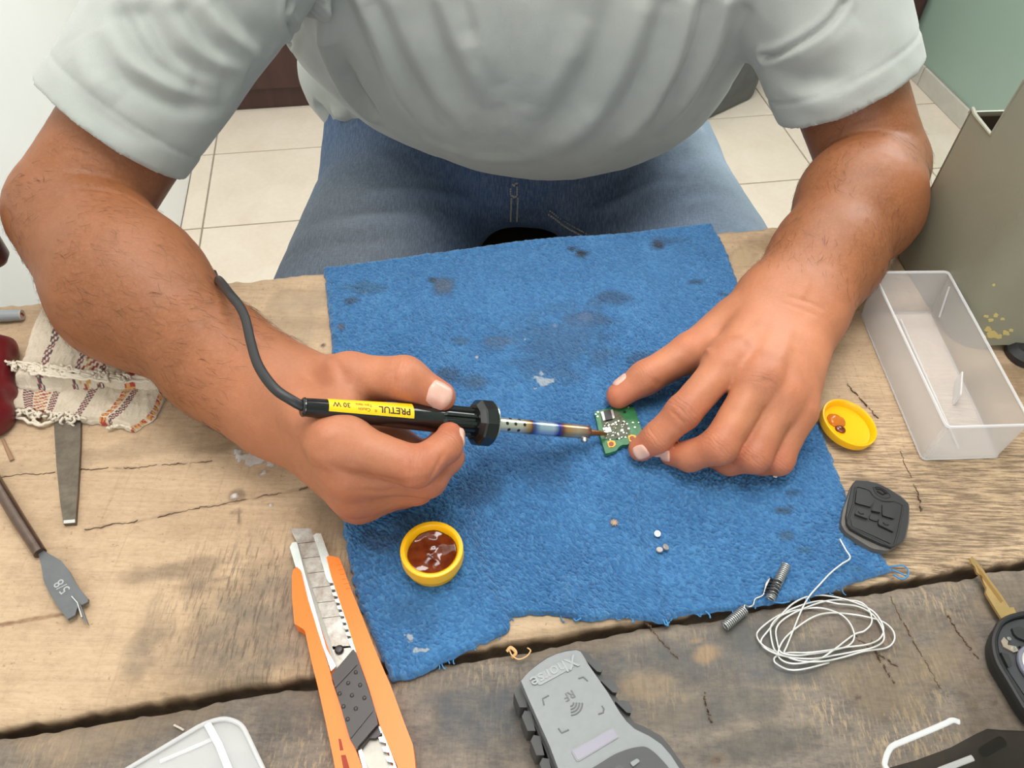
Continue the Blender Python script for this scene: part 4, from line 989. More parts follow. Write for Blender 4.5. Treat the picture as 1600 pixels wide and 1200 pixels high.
for P in seams:
    for off in (.0048, -.0036):
        side = np.cross(np.gradient(P, axis=0), [0, 0, 1]); side /= np.linalg.norm(side, axis=1, keepdims=True)
        X = P + side * off; X = X + N[[np.argmin(np.linalg.norm(V - x, axis=1)) for x in X]] * .0016
        for k in range(0, len(X) - 1): sb.tube([X[k], X[k] * .35 + X[k + 1] * .65], .0013, 5)
o = sb.build('seam_stitching', M_stitch, jeans, ang=None); o['kind'] = 'stuff'
# shoes
M_shoe = simple('dark_shoe_leather', srgb(46, 40, 38), .5, grain=.1)
for sx, ft in ((-1, np.array([-.20, .50, 0])), (1, np.array([.29, .53, 0]))):
    sh = SM(.03, [EL(ft + [0, .03, .055], (.046, .065, .055)), EL(ft + [sx * .008, -.10, .036], (.046, .085, .034))]); sh = FN(sh, lambda d, p: np.maximum(d, .004 - p[:, 2]))
    v, f = surface(sh, .006); so = mesh_obj('shoe', v, f, M_shoe, person)
    P = np.array([[ft[0] + .050 * math.cos(a) * (1 + .1 * math.sin(a)) + (sx * .006 if math.sin(a) < 0 else 0), ft[1] - .045 + .142 * math.sin(a)] for a in np.linspace(0, 2 * math.pi, 33)[:-1]])
    MB().prism(P, .0005, .016, ax=np.array([1., 0, 0]), ay=np.array([0, 1., 0])).build('sole', simple('shoe_sole' + str(sx), srgb(60, 56, 52), .8), so)

# the stool he sits on
M_stool = simple('dark_worn_wood', srgb(84, 66, 50), .65, grain=.25, gscale=25)
st = empty('stool', (0.01, .98, 0), 'dark wooden stool the man sits on, seat edge showing between the thighs', 'stool')
zs = .455
m = MB(); m.prism(rrect(.36, .40, .05), zs - .035, zs, o=(0.01, .95, 0), ax=np.array([1., 0, 0]), ay=np.array([0, 1., 0]), bev=.008); m.build('seat', M_stool, st)
for a, b in ((-1, -1), (1, -1), (-1, 1), (1, 1)):
    MB().tube([(0.01 + a * .13, .95 + b * .15, zs - .0365), (0.01 + a * .16, .95 + b * .18, .001)], [.018, .015], 12).build('leg', M_stool, st)
for a in (-1, 1): MB().tube([(0.01 + a * .148, .95 - .165, .20), (0.01 + a * .148, .95 + .165, .20)], .010, 10).build('rung', M_stool, st)
# ------------------------------------------------------------------ helpers for things on the bench
WX, WY = np.array([1., 0, 0]), np.array([0, 1., 0])
def pxpoly(L, zt): return [(q[0], q[1]) for q in (Q(a, b, zt) for a, b in L)]
def ccw(P):
    P = list(P); a = sum(P[i - 1][0] * P[i][1] - P[i][0] * P[i - 1][1] for i in range(len(P)))
    return P if a > 0 else P[::-1]
def slab(mb, L, z0, z1, bev=0.0, seg=2, ref=None):
    """upright prism whose top outline is seen at the photo pixels L; heights above the work top"""
    return mb.prism(ccw(pxpoly(L, z1 if ref is None else ref)), TOP + z0, TOP + z1, ax=WX, ay=WY, bev=bev, seg=seg)
def round_poly(P, r, n=4):
    P = [np.asarray(p, float) for p in P]; out = []
    for i in range(len(P)):
        a, b, c = P[i - 1], P[i], P[(i + 1) % len(P)]
        u, v = a - b, c - b; lu, lv = np.linalg.norm(u), np.linalg.norm(v); k = min(r, lu * .45, lv * .45)
        p, q = b + u / lu * k, b + v / lv * k
        for j in range(n + 1):
            t = j / n; out.append(tuple((1 - t) ** 2 * p + 2 * t * (1 - t) * b + t * t * q))
    return out
def text_mesh(body, size, name='lettering', ext=0.0, bold=0.0, spacing=1.0):
    cu = bpy.data.curves.new(name, 'FONT'); cu.body = body; cu.size = size; cu.align_x = 'CENTER'; cu.align_y = 'CENTER'; cu.extrude = ext; cu.offset = bold; cu.resolution_u = 3; cu.space_character = spacing
    o = bpy.data.objects.new(name, cu); COL.objects.link(o); bpy.context.view_layer.update()
    me = bpy.data.meshes.new_from_object(o.evaluated_get(bpy.context.evaluated_depsgraph_get()))
    v = np.array([x.co[:] for x in me.vertices]).reshape(-1, 3); f = [tuple(p.vertices) for p in me.polygons]
    bpy.data.objects.remove(o); bpy.data.curves.remove(cu); bpy.data.meshes.remove(me); return v, f

M_black = NT('black_bakelite'); M_black.set(Base_Color=srgb(20, 20, 21), Roughness=0.13, Specular_IOR_Level=0.7); M_black = M_black.m
M_rubber = simple('black_cable_rubber', srgb(34, 34, 36), 0.45)
M_steel = simple('bright_steel', srgb(206, 206, 204), 0.22, 1.0)
M_label = simple('yellow_label', srgb(252, 196, 22), 0.4)
M_ink = simple('black_ink', srgb(36, 30, 18), 0.6)

# ------------------------------------------------------------------ soldering iron
TIP, BACK = Q(949, 678, .0135), Q(472, 636, .112)
iax = unit(TIP - BACK); IL = np.linalg.norm(TIP - BACK)
iup = unit(CAM - (TIP + BACK) / 2); iup = unit(iup - (iup @ iax) * iax); isd = np.cross(iax, iup)   # isd: towards the far side of the bench or the near one
def along(px_):
    """distance from the back end whose image lies at column px_"""
    lo, hi = -.02, IL + .02
    for _ in range(50):
        m = (lo + hi) / 2
        if proj(BACK + iax * m)[0] < px_: lo = m
        else: hi = m
    return lo
iron = empty('soldering_iron', BACK + iax * IL * .45, 'black pencil soldering iron with a yellow label held in the hand', 'soldering iron')
s1, s2, s3 = along(690), along(738), along(764)
b = MB(); b.lathe([(0, -.0004), (.0050, -.0004), (.0058, .0004), (.0059, .0012), (.0055, .0016), (.0057, .006), (.0066, s1 * .35), (.0082, s1 * .75), (.0088, s1 * .96), (.0080, s1), (.0078, s1 + .001), (0, s1 + .001)], BACK, iax, 40)
b.build('handle_grip', M_black, iron, ang=40)
fl = MB(); n = 96; v = []; f = []
zs_ = [s1 - .004, s1 - .0005, s2 - .002, s2 + .001]
for z, k in zip(zs_, (.75, 1, 1, .95)):
    for j in range(n):
        w = 2 * math.pi * j / n; r = (.0098 if (j // 4) % 2 == 0 else .0084) * k; v.append(BACK + iax * z + r * (math.cos(w) * iup + math.sin(w) * isd))
for i in range(3):
    for j in range(n): f.append((i * n + j, i * n + (j + 1) % n, (i + 1) * n + (j + 1) % n, (i + 1) * n + j))
f += [tuple(range(n))[::-1], tuple(3 * n + j for j in range(n))]
fl.add(v, f).build('fluted_grip', M_black, iron, ang=20)
g = MB(); g.lathe([(0, s2), (.0120, s2), (.0152, s2 + .0028), (.0158, s2 + .0036), (.0158, s3 - .001), (.0148, s3), (0, s3)], BACK, iax, 10, ref=iup); g.build('flange', M_black, iron, ang=20)
MB().lathe([(.004, s3), (.0146, s3), (.0146, s3 + .0008), (.004, s3 + .0010)], BACK, iax, 40).build('flange_washer', M_steel, iron)
# barrel: heat-tinted steel tube with vent holes
e0, e1_ = s3 + .0006, along(918)
t = NT('heat_tinted_steel'); sx_ = t.n('ShaderNodeAttribute'); sx_.attribute_name = 'tempering'
kk = t.n('ShaderNodeSeparateColor'); t.l(sx_.outputs['Color'], kk.inputs[0])
c = t.ramp(kk.outputs[0], [(0, srgb(214, 210, 202)), (.28, srgb(216, 208, 194)), (.36, srgb(186, 140, 90)), (.385, srgb(120, 84, 80)), (.41, srgb(74, 104, 168)), (.47, srgb(178, 200, 224)), (.60, srgb(190, 204, 224)), (.66, srgb(52, 70, 158)), (.70, srgb(132, 84, 84)), (.74, srgb(196, 150, 104)), (.86, srgb(206, 178, 150)), (1, srgb(150, 120, 108))])
t.set(Base_Color=c, Metallic=0.85, Roughness=0.28); M_heat = t.m
def ring_pts(z, r, n=32): return [BACK + iax * z + r * (math.cos(2 * math.pi * j / n) * iup + math.sin(2 * math.pi * j / n) * isd) for j in range(n)]
zz = list(np.linspace(e0, e1_, 24)); v = []; f = []; n = 32
for z in zz: v += ring_pts(z, .0050)
for k_, r_ in ((.0010, .0042), (.0014, .0030)): v += ring_pts(e1_ + k_, r_); zz.append(e1_ + k_)
for i in range(len(zz) - 1):
    for j in range(n): f.append((i * n + j, i * n + (j + 1) % n, (i + 1) * n + (j + 1) % n, (i + 1) * n + j))
f += [tuple(range(n))[::-1], tuple((len(zz) - 1) * n + j for j in range(n))]
ba = mesh_obj('barrel', v, f, M_heat, iron); sharp(ba, 50)
vcol(ba, 'tempering', np.clip(np.repeat((np.array(zz) - e0) / (e1_ - e0), n), 0, 1))
M_dark = simple('dark_hole', srgb(30, 26, 22), .9)
hm = MB()
for (px_, a) in ((787, .25), (800, .25), (814, .25), (791, -.62), (806, -.62), (794, 1.15), (808, 1.15), (787, 2.4), (800, 2.4), (814, 2.4)):
    d = unit(math.cos(a) * iup + math.sin(a) * (isd if isd[1] > 0 else -isd)); p = BACK + iax * along(px_) + d * .0049
    hm.lathe([(0, .00002), (.0011, .00002), (.0012, .00016), (.0008, .0002), (0, .0002)], p, d, 14)
hm.build('vent_hole', M_dark, ba)
# set screw and copper tip
sd_n = isd if isd[1] < 0 else -isd
p = BACK + iax * along(912) + unit(sd_n * .95 + iup * .3) * .0048; d = unit(sd_n * .95 + iup * .3)
MB().lathe([(0, 0), (.0026, 0), (.0027, .0018), (.0020, .0028), (.0008, .0029), (.0007, .0022), (0, .0022)], p, d, 20).build('set_screw', M_steel, iron)
M_tip = simple('copper_tip', srgb(164, 118, 82), .35, .9, grain=.25, gscale=300)
z0 = e1_ - .002
MB().lathe([(0, z0), (.0026, z0), (.0026, z0 + .004), (.0021, z0 + (IL - z0) * .55), (.0012, IL - .0015), (.0004, IL), (0, IL)], BACK, iax, 20).build('soldering_tip', M_tip, iron)
# label wrapped round the handle
def grip_r(z):
    P = [(.006, .0058), (s1 * .35, .0066), (s1 * .75, .0082), (s1 * .96, .0088)]
    return np.interp(z, [a for a, _ in P], [b_ for _, b_ in P])
far = isd if isd[1] > 0 else -isd
def on_grip(z, s, off):
    r = grip_r(z) + off; a = s / r
    return BACK + iax * z + r * (math.cos(a) * iup + math.sin(a) * far)
l0, l1 = along(509), along(639)
v = []; f = []; n, m = 24, 12
for i in range(n + 1):
    for j in range(m + 1):
        z = l0 + (l1 - l0) * i / n; v.append(on_grip(z, -.0010 + .0116 * j / m, .00022))
f = [(i * (m + 1) + j, (i + 1) * (m + 1) + j, (i + 1) * (m + 1) + j + 1, i * (m + 1) + j + 1) for i in range(n) for j in range(m)]
lab = mesh_obj('label', v, f, M_label, iron); lab['label'] = 'yellow label with black lettering'
tm = MB()
def letter(body, size, zc, sc, bold=0.0):
    """reads from the tip towards the cable, tops of the letters towards the near side"""
    v, f = text_mesh(body, size, bold=bold)
    bm = bmesh.new(); bv = [bm.verts.new(x) for x in v]
    for q in f:
        try: bm.faces.new([bv[i] for i in q])
        except ValueError: pass
    for y in np.arange(-.004, .004, .0004): bmesh.ops.bisect_plane(bm, geom=bm.verts[:] + bm.edges[:] + bm.faces[:], plane_co=(0, y, 0), plane_no=(0, 1, 0))
    bm.verts.index_update(); v = np.array([x.co[:] for x in bm.verts]); f = [tuple(x.index for x in q.verts) for q in bm.faces]; bm.free()
    tm.add([on_grip(zc - x[0], sc - x[1], .00034) for x in v], f)
LL = l1 - l0
letter('PRETUL', .0060, l0 + LL * .765, .0032, .00012); letter('\u00ae', .0022, l0 + LL * .535, .0018)
letter('Caut\u00edn', .0029, l0 + LL * .40, .0020); letter('Tipo l\u00e1piz', .0026, l0 + LL * .40, .0050); letter('30 W', .0046, l0 + LL * .145, .0040, .00006)
tm.build('lettering', M_ink, lab, smooth=False)
# cable
CP = [BACK + iax * .008, BACK + iax * .002, Q(455, 625, .1165), Q(428, 606, .120), Q(404, 572, .120), Q(392, 535, .118), Q(384, 500, .117), Q(374, 478, .116), Q(358, 458, .112), Q(346, 442, .100), Q(340, 436, .082), Q(336, 436, .055), Q(336, 434, .03)] + [Q(336, 434, .03) * [1, 1, 0] + AZ * z for z in (TOP - .05, TOP - .25, .25, .03)] + [Q(336, 434, .03) * [1, 1, 0] + np.array([-.05, -.02, .006]), Q(336, 434, .03) * [1, 1, 0] + np.array([-.2, -.1, .005])]
P = spline(CP, 110); MB().tube(P, .0031, 14, flat=.68, up=iup).build('power_cable', M_rubber, iron, ang=60)

# ------------------------------------------------------------------ circuit board
bz = .0105
M_pcb = NT('green_solder_mask'); n1 = M_pcb.noise(160, 3); M_pcb.set(Base_Color=M_pcb.ramp(n1, [(0.35, srgb(36, 98, 58)), (0.65, srgb(48, 116, 70))]), Roughness=0.3); M_pcb = M_pcb.m
M_pad = simple('solder_pad', srgb(226, 226, 206), .3, .6); M_cu = simple('gold_pad', srgb(214, 146, 66), .35, .7); M_chip = simple('black_chip', srgb(44, 44, 48), .4); M_tin = simple('tinned_end', srgb(190, 186, 182), .35, .7)
M_traces = simple('dark_resin_area', srgb(78, 84, 62), .5, grain=.5, gscale=700)
board = empty('circuit_board', Q(965, 672, bz), 'small green circuit board held between the fingers under the iron tip', 'circuit board')
OUT = [(929, 643), (944, 639), (960, 637), (976, 636), (991, 635.5), (996, 650), (1003, 671), (1001, 684), (985, 692), (980, 695), (973, 695), (968, 698), (963, 704), (954, 707), (946, 709), (941, 693), (935, 671)]
m = MB(); slab(m, OUT, bz - .0030, bz, .0002, 1); m.build('board', M_pcb, board)
def comp(name, mat, L, h, base=bz):
    m = MB(); slab(m, L, base - .0002, base + h, min(.0003, h * .3), 1, ref=base + h); return m.build(name, mat, board)
def sq(cx, cy, w, h, a=.30):
    c, s = math.cos(a), math.sin(a); return [(cx + x * c - y * s * .6, cy + x * s * .6 * -1 + y * c) for x, y in ((-w, -h), (w, -h), (w, h), (-w, h))]
comp('populated_area', M_traces, [(938, 645), (966, 641), (975, 655), (984, 668), (985, 680), (962, 686), (946, 686), (941, 665)], .0004)
comp('inductor', M_chip, [(943, 642), (954, 640), (957.5, 654), (946.5, 656.5)], .0020); comp('inductor_end', M_tin, [(938.5, 643.5), (943.2, 642.5), (946.8, 656), (942.5, 657)], .0016); comp('inductor_end', M_tin, [(953.8, 640.2), (957.4, 639.7), (960.6, 653), (957.2, 654)], .0016)
comp('bare_pad', M_pad, [(941.8, 668.5), (953, 666.5), (955.8, 674), (944.8, 676.5)], .0007)
for (cx, cy) in ((955.5, 693.5), (988, 684.5)):
    comp('gold_pad', M_cu, [(cx - 7, cy - 3), (cx - 2, cy - 5.5), (cx + 5, cy - 4.5), (cx + 7, cy + 1), (cx + 3, cy + 5), (cx - 4, cy + 5.5)], .0004)
    comp('pad_hole', simple('amber_hole' + str(int(cx)), srgb(140, 62, 10), .4), [(cx + 4 * math.cos(w) - .3, cy + 3.6 * math.sin(w)) for w in np.linspace(0, 2 * math.pi, 13)[:-1]], .0006)
comp('board_hole', M_dark, [(976 + 2.4 * math.cos(w), 643.5 + 2 * math.sin(w)) for w in np.linspace(0, 2 * math.pi, 11)[:-1]], .0003)
for (cx, cy, r) in ((934.3, 643.8, 1.7), (931, 647, 1.5), (933.8, 650.5, 1.7), (982, 636.2, 1.5), (974.6, 658.8, 2.0), (989, 660, 1.6), (979.8, 662, 1.4), (992, 667.4, 1.6), (982.3, 669.3, 1.7), (972, 672, 2.3), (974.4, 675.6, 1.5), (965.4, 677.4, 1.5), (977.2, 683, 1.4), (967.6, 685, 1.5), (962, 660, 1.8), (966.5, 657.5, 1.6), (959, 662.5, 1.2), (963.5, 662.5, 1.2), (949, 661, 1.6), (958, 680, 1.4), (953.5, 686.5, 1.2), (998, 660, 1.2)):
    comp('solder_point', M_pad, [(cx + r * math.cos(w), cy + r * .8 * math.sin(w)) for w in np.linspace(0, 2 * math.pi, 9)[:-1]], .0006)
for k in range(34):
    cx, cy = rnd.uniform(944, 981), rnd.uniform(657, 686); comp('chip_part', rnd.choice([M_chip, M_tin, M_tin, simple('tan_part', srgb(150, 130, 96), .5) if k == 0 else M_tin]), sq(cx, cy, rnd.uniform(.8, 1.5), rnd.uniform(.6, 1.1)), .0009)
# ------------------------------------------------------------------ flux jar and its lid
M_yel = NT('yellow_plastic'); M_yel.set(Base_Color=srgb(250, 186, 8), Roughness=0.34, Subsurface_Weight=0.15, Subsurface_Radius=(.004, .002, .0006), Subsurface_Scale=.5); M_yel = M_yel.m
M_flux = NT('amber_flux_paste'); nf = M_flux.noise(120, 3); M_flux.set(Base_Color=M_flux.ramp(nf, [(0.3, srgb(84, 28, 6)), (0.7, srgb(124, 56, 26))]), Roughness=0.12, Specular_IOR_Level=0.7); M_flux = M_flux.m
jz = .0045; jc = Q(677, 878, jz); jr = 49.5 / FPX * ((Q(677, 856, jz + .018) - CAM) @ FW)
jar = empty('flux_jar', jc, 'open yellow flux jar filled with amber paste on the towel', 'jar')
MB().lathe([(0, .0006), (jr * .86, .0006), (jr * .90, .0016), (jr * .91, .0080), (jr * .94, .0086), (jr * 1.0, .0092), (jr * 1.0, .0165), (jr * .985, .0178), (jr * .94, .0182), (jr * .86, .0180), (jr * .80, .0165), (jr * .78, .008), (jr * .78, .0040), (0, .0040)], jc, AZ, 72).build('jar_body', M_yel, jar, ang=40)
n = 40; v = [jc + [0, 0, .0115]]; f = []
for i in range(1, 19):
    for j in range(n):
        r = jr * .785 * i / 18; w = 2 * math.pi * j / n; x, y = r * math.cos(w), r * math.sin(w)
        z = .0115 + .0014 * noise3(np.array([[x * 130, y * 130, 3.]]), 5)[0] + .0003 * noise3(np.array([[x * 330, y * 330, 3.]]), 6)[0] + .0012 * (i / 18) ** 4 - .0016 * math.exp(-((x - .004) ** 2 + (y + .003) ** 2) / .00004)
        v.append(jc + [x, y, z])
f = [(0, 1 + j, 1 + (j + 1) % n) for j in range(n)] + [(1 + i * n + j, 1 + (i + 1) * n + j, 1 + (i + 1) * n + (j + 1) % n, 1 + i * n + (j + 1) % n) for i in range(17) for j in range(n)]
b = len(v); v += [jc + [jr * .77 * math.cos(2 * math.pi * j / n), jr * .77 * math.sin(2 * math.pi * j / n), .0042] for j in range(n)]
f += [(1 + 17 * n + j, b + j, b + (j + 1) % n, 1 + 17 * n + (j + 1) % n) for j in range(n)] + [tuple(b + j for j in range(n))[::-1]]
mesh_obj('flux_paste', v, f, M_flux, jar)
lc = Q(1320, 668, .0042); lr = 45 / FPX * ((lc - CAM) @ FW)
lid_n = unit(np.array([.20, -.02, 1.0])); lid = empty('yellow_jar_cap', lc, 'yellow screw cap lying upside down by the towel edge, amber drops inside', 'cap')
MB().lathe([(0, .0), (lr * .92, 0), (lr * .97, .001), (lr * 1.0, .0060), (lr * .985, .0072), (lr * .94, .0074), (lr * .89, .0064), (lr * .86, .0020), (lr * .80, .0016), (0, .0016)], lc, lid_n, 64).build('cap_body', M_yel, lid, ang=40)
M_amber = NT('clear_amber_gel'); M_amber.set(Base_Color=srgb(226, 146, 52), Roughness=0.1, Transmission_Weight=0.55, IOR=1.4); M_amber = M_amber.m
la = unit(np.cross(np.array([0, 1., 0]), lid_n)); lb = np.cross(lid_n, la)
def blob(name, x, y, rx, ry, rz, mat, seed):
    n = SM(.003, [EL(lc + la * x + lb * y + lid_n * .0016, (rx, ry, rz), np.stack([la, lb, lid_n]))]); nn = FN(n, lambda d, p: np.maximum(d + .0005 * noise3(p * 260, seed), -(p - lc) @ lid_n + .0014), .002)
    v, f = surface(nn, .0007); mesh_obj(name, v, f, mat, lid)
blob('gel_drop', -.0075, .0035, .0072, .0064, .0035, M_amber, 3); blob('flux_drop', -.0062, -.0042, .0044, .0034, .0024, M_flux, 8)

# ------------------------------------------------------------------ snap-off knife
kx = lambda L: [(430 + a / 3, 800 + b / 3) for a, b in L]
M_orange = NT('orange_plastic'); M_orange.set(Base_Color=srgb(252, 118, 8), Roughness=0.36); M_orange = M_orange.m
M_chan = simple('zinc_channel', srgb(214, 218, 216), .25, .9, grain=.08, gscale=150)
M_blade = NT('worn_blade_steel'); nb_ = M_blade.noise(90, 6, .7); M_blade.set(Base_Color=M_blade.ramp(nb_, [(.3, srgb(118, 102, 88)), (.5, srgb(158, 150, 142)), (.75, srgb(190, 188, 184))]), Metallic=.6, Roughness=.34); M_blade = M_blade.m
M_slider = simple('dark_brown_slider', srgb(52, 44, 42), .4)
knife = empty('utility_knife', Q(545, 1060, .001), 'orange snap-off utility knife lying beside the towel edge, blade pointing up', 'knife')
LO = kx([(78, 300), (84, 270), (102, 258), (120, 275), (150, 400), (200, 560), (255, 740), (270, 800), (330, 980), (370, 1090), (400, 1180), (440, 1290), (480, 1410), (430, 1450), (335, 1440), (300, 1300), (265, 1120), (240, 1000), (200, 820), (170, 700), (140, 560), (131, 548), (90, 524), (79, 400)])
RO = kx([(240, 212), (252, 204), (300, 215), (320, 262), (350, 350), (400, 470), (470, 650), (540, 810), (610, 1000), (645, 1090), (655, 1160), (662, 1260), (640, 1400), (560, 1440), (480, 1410), (520, 1330), (590, 1300), (572, 1190), (545, 1130), (490, 1000), (440, 830), (380, 660), (330, 500), (262, 300)])
m = MB(); slab(m, LO, .0006, .0115, .0035, 4); slab(m, RO, .0006, .0115, .0035, 4)
slab(m, kx([(135, 400), (270, 330), (340, 520), (450, 840), (560, 1150), (600, 1400), (470, 1440), (360, 1060), (262, 760)]), .0006, .0050)
m.build('handle', M_orange, knife, ang=30)
# grip notches at the right front, thumb slots
m = MB()
for k in range(6):
    a, b2 = 300 + k * 8.6, 240 + k * 22; slab(m, kx([(a - 16, b2), (a + 8, b2 - 3), (a + 11, b2 + 5), (a - 13, b2 + 9)]), .0096, .0119, .0006, 1)
m.build('grip_rib', M_orange, knife)
m = MB(); slab(m, kx([(296, 1062), (308, 1064), (320, 1116), (304, 1118)]), .0112, .01165); slab(m, kx([(308, 1140), (330, 1138), (350, 1206), (320, 1206)]), .0112, .01165); m.build('handle_slot', simple('deep_orange_slot', srgb(150, 44, 8), .6), knife)
ch = MB(); slab(ch, kx([(68, 165), (80, 142), (100, 140), (107, 160), (140, 290), (200, 500), (240, 640), (285, 722), (262, 745), (200, 560), (150, 400), (118, 270), (95, 258)]), .0048, .0092, .0004, 1)
tl = []
for k in range(9):
    t0 = 330 + k * 31; x0 = 262 + (t0 - 320) * .335; tl += [(x0 - 14, t0), (x0 + 6, t0 + 3), (x0 + 8, t0 + 14), (x0 - 8, t0 + 17)]
slab(ch, kx([(178, 110), (190, 100), (214, 100), (232, 150), (256, 215), (284, 320), (350, 500), (400, 664), (372, 664), (358, 640)] + [p for p in tl[::-1]] + [(240, 312), (205, 190)]), .0048, .0092, .0004, 1)
slab(ch, kx([(388, 1118), (404, 1110), (460, 1290), (440, 1300)]), .0048, .0085, .0004, 1)
tl = []
for k in range(5):
    t0 = 1030 + k * 46; x0 = 490 + (t0 - 1030) * .37; tl += [(x0 - 16, t0), (x0 + 12, t0 + 6), (x0 + 14, t0 + 22), (x0 - 6, t0 + 26)]
slab(ch, kx([(478, 1000), (496, 1008), (570, 1200), (580, 1260)] + tl[::-1]), .0048, .0085, .0004, 1)
ch.build('channel', M_chan, knife, ang=30)
m = MB(); slab(m, kx([(98, 160), (196, 130), (262, 320), (376, 660), (492, 1030), (560, 1230), (470, 1290), (400, 1106), (285, 740), (200, 500), (125, 270)]), .0046, .0054); m.build('channel_floor', simple('dull_channel_floor', srgb(150, 146, 138), .4, .6, grain=.1, gscale=120), knife)
bl = MB()
def bx_(t_): return (104 + (t_ - 140) * .335, 178 + (t_ - 120) * .335)
edges_ = [70, 142, 212, 282, 350, 420, 492, 640]
for a, b2 in zip(edges_[:-1], edges_[1:]):
    xa, xb = bx_(a), bx_(b2); g = 1.2
    slab(bl, kx([(xa[0], a + g + 6), (xa[1] + 4, a + g - 4), (xb[1] + 4, b2 - g - 4), (xb[0], b2 - g + 6)]) if a > 80 else kx([(xa[0] - 12, a + 8), (xa[1] + 6, a + 6), (xb[1] + 4, b2 - g - 4), (xb[0], b2 - g + 6)]), .0056, .0066, .0001, 1)
slab(bl, kx([(262, 630), (352, 628), (375, 646), (290, 730)]), .0056, .0066, .0001, 1)
bl.build('blade', M_blade, knife, ang=20)
p = Q(430 + 301 / 3, 800 + 648 / 3, .0066); MB().lathe([(0, 0), (.0026, 0), (.0028, .0012), (.0018, .0022), (0, .0025)], p, AZ, 20).build('blade_stud', M_slider, knife)
sl = MB(); slab(sl, kx([(264, 762), (366, 642), (380, 660), (468, 925), (482, 992), (378, 1110), (350, 1062)]), .0060, .0130, .0012, 2); 
slab(sl, kx([(276, 814), (378, 706), (383, 716), (281, 824)]), .0126, .0138, .0004, 1); slab(sl, kx([(350, 1048), (452, 924), (457, 934), (355, 1060)]), .0126, .0138, .0004, 1)
slab(sl, kx([(380, 1110), (482, 1000), (498, 1042), (470, 1060), (440, 1060), (400, 1112)]), .0058, .0090, .0004, 1)
for (a, b2) in ((378, 752), (342, 802), (398, 812), (302, 852), (360, 860), (418, 872), (320, 912), (378, 922), (340, 972)):
    q = Q(430 + a / 3, 800 + b2 / 3, .0129); sl.lathe([(.0014, -.0006), (.0012, .0004), (.0006, .0009), (0, .0010)], q, AZ, 10)
sl.build('slider', M_slider, knife, ang=30)

# ------------------------------------------------------------------ key programming handset
sxy = lambda L: [(780 + a / 5.333, 1000 + b / 5.333) for a, b in L]
M_g1 = simple('light_grey_plastic', srgb(126, 129, 130), .45, grain=.04, gscale=200); M_g2 = simple('dark_grey_rubber', srgb(72, 72, 72), .6, grain=.06, gscale=200)
dev = empty('key_programmer', Q(930, 1130, .001), 'grey handheld key programmer with ridged dark sides near the bottom of the picture', 'handset')
TOPO = [(182, 342), (212, 304), (250, 262), (330, 200), (400, 152), (480, 116), (560, 95), (640, 84), (676, 96), (700, 130), (740, 200), (830, 330), (900, 430), (960, 530), (1010, 612), (1060, 678), (1130, 742), (1250, 800), (1350, 868), (1430, 960), (1500, 1067), (1640, 1300), (1720, 1500), (1640, 1640), (1340, 1760), (1000, 1860), (820, 1840), (700, 1640), (600, 1400), (545, 1240), (490, 1067), (420, 880), (330, 680), (240, 480)]
zt1 = .030
m = MB(); slab(m, sxy(TOPO), .017, zt1, .0022, 3); dv = m.build('top_shell', M_g1, dev, ang=30)
LOW = [(150, 400), (180, 345), (250, 255), (400, 142), (560, 84), (640, 78), (700, 92), (740, 104), (775, 150), (860, 300), (960, 450), (1060, 600), (1130, 690), (1210, 722), (1350, 800), (1420, 880), (1560, 1080), (1700, 1300), (1780, 1500), (1680, 1680), (1340, 1800), (1000, 1890), (790, 1860), (660, 1640), (560, 1400), (500, 1240), (440, 1067), (370, 880), (280, 680), (190, 480)]
m = MB(); slab(m, sxy(LOW), .0008, .0185, .0016, 2, ref=.0185); m.build('lower_shell', M_g2, dev, ang=30)
def ridge(L, z0, z1): m = MB(); slab(m, sxy(L), z0, z1, .0016, 2, ref=z1); m.build('side_ridge', M_g2, dev, ang=25)
for dx, dy in ((0, 0), (128, 172), (248, 342)):
    ridge([(720 + dx, 168 + dy), (782 + dx, 160 + dy), (832 + dx, 172 + dy), (866 + dx, 232 + dy), (850 + dx, 268 + dy), (815 + dx, 262 + dy)], .003, .0225)
for dx, dy in ((0, 0), (66, 196), (140, 400), (214, 590)):
    ridge([(200 + dx, 400 + dy), (236 + dx, 560 + dy), (170 + dx, 560 + dy), (122 + dx, 440 + dy), (146 + dx, 392 + dy)], .003, .0215)
def deco(name, mat, L, z0, z1, bev=.0002): m = MB(); slab(m, sxy(L), z0, z1, bev, 1); return m.build(name, mat, dev)
# badge, screen, key pad
badge = deco('badge', simple('badge_grey', srgb(134, 137, 138), .4), round_poly([(285, 300), (580, 150), (632, 220), (330, 384)], 30), zt1 - .0004, zt1 + .0006)
M_rel = simple('raised_mark', srgb(142, 145, 146), .4); M_cut = simple('pressed_mark', srgb(98, 100, 101), .5)
def dev_frame(px, py, sx_=1):
    """local frame on the top shell: a along the text, b up the text (text is upside down for the camera)"""
    o = Q(*sxy([(px, py)])[0], zt1); return o
A0, A1 = dev_frame(330, 345), dev_frame(590, 205); ta = unit(A0 - A1); tb = np.cross(AZ, ta)
def dev_text(body, size, px, py, h, mat, name, bold=0, parent=dev):
    v, f = text_mesh(body, size, bold=bold, ext=.00025); o = dev_frame(px, py)
    MB().add([o + ta * x[0] + tb * x[1] + AZ * (h + x[2]) for x in v], f).build(name, mat, parent, smooth=False)
dev_text('Xhorse', .0098, 458, 264, .0007, M_rel, 'raised_lettering', .0001, badge)
dev_text('RF', .0062, 582, 462, .0002, M_cut, 'raised_lettering')
wm = MB(); wc = dev_frame(590, 520); d1 = unit(dev_frame(660, 590) - wc); d2 = np.cross(AZ, d1)
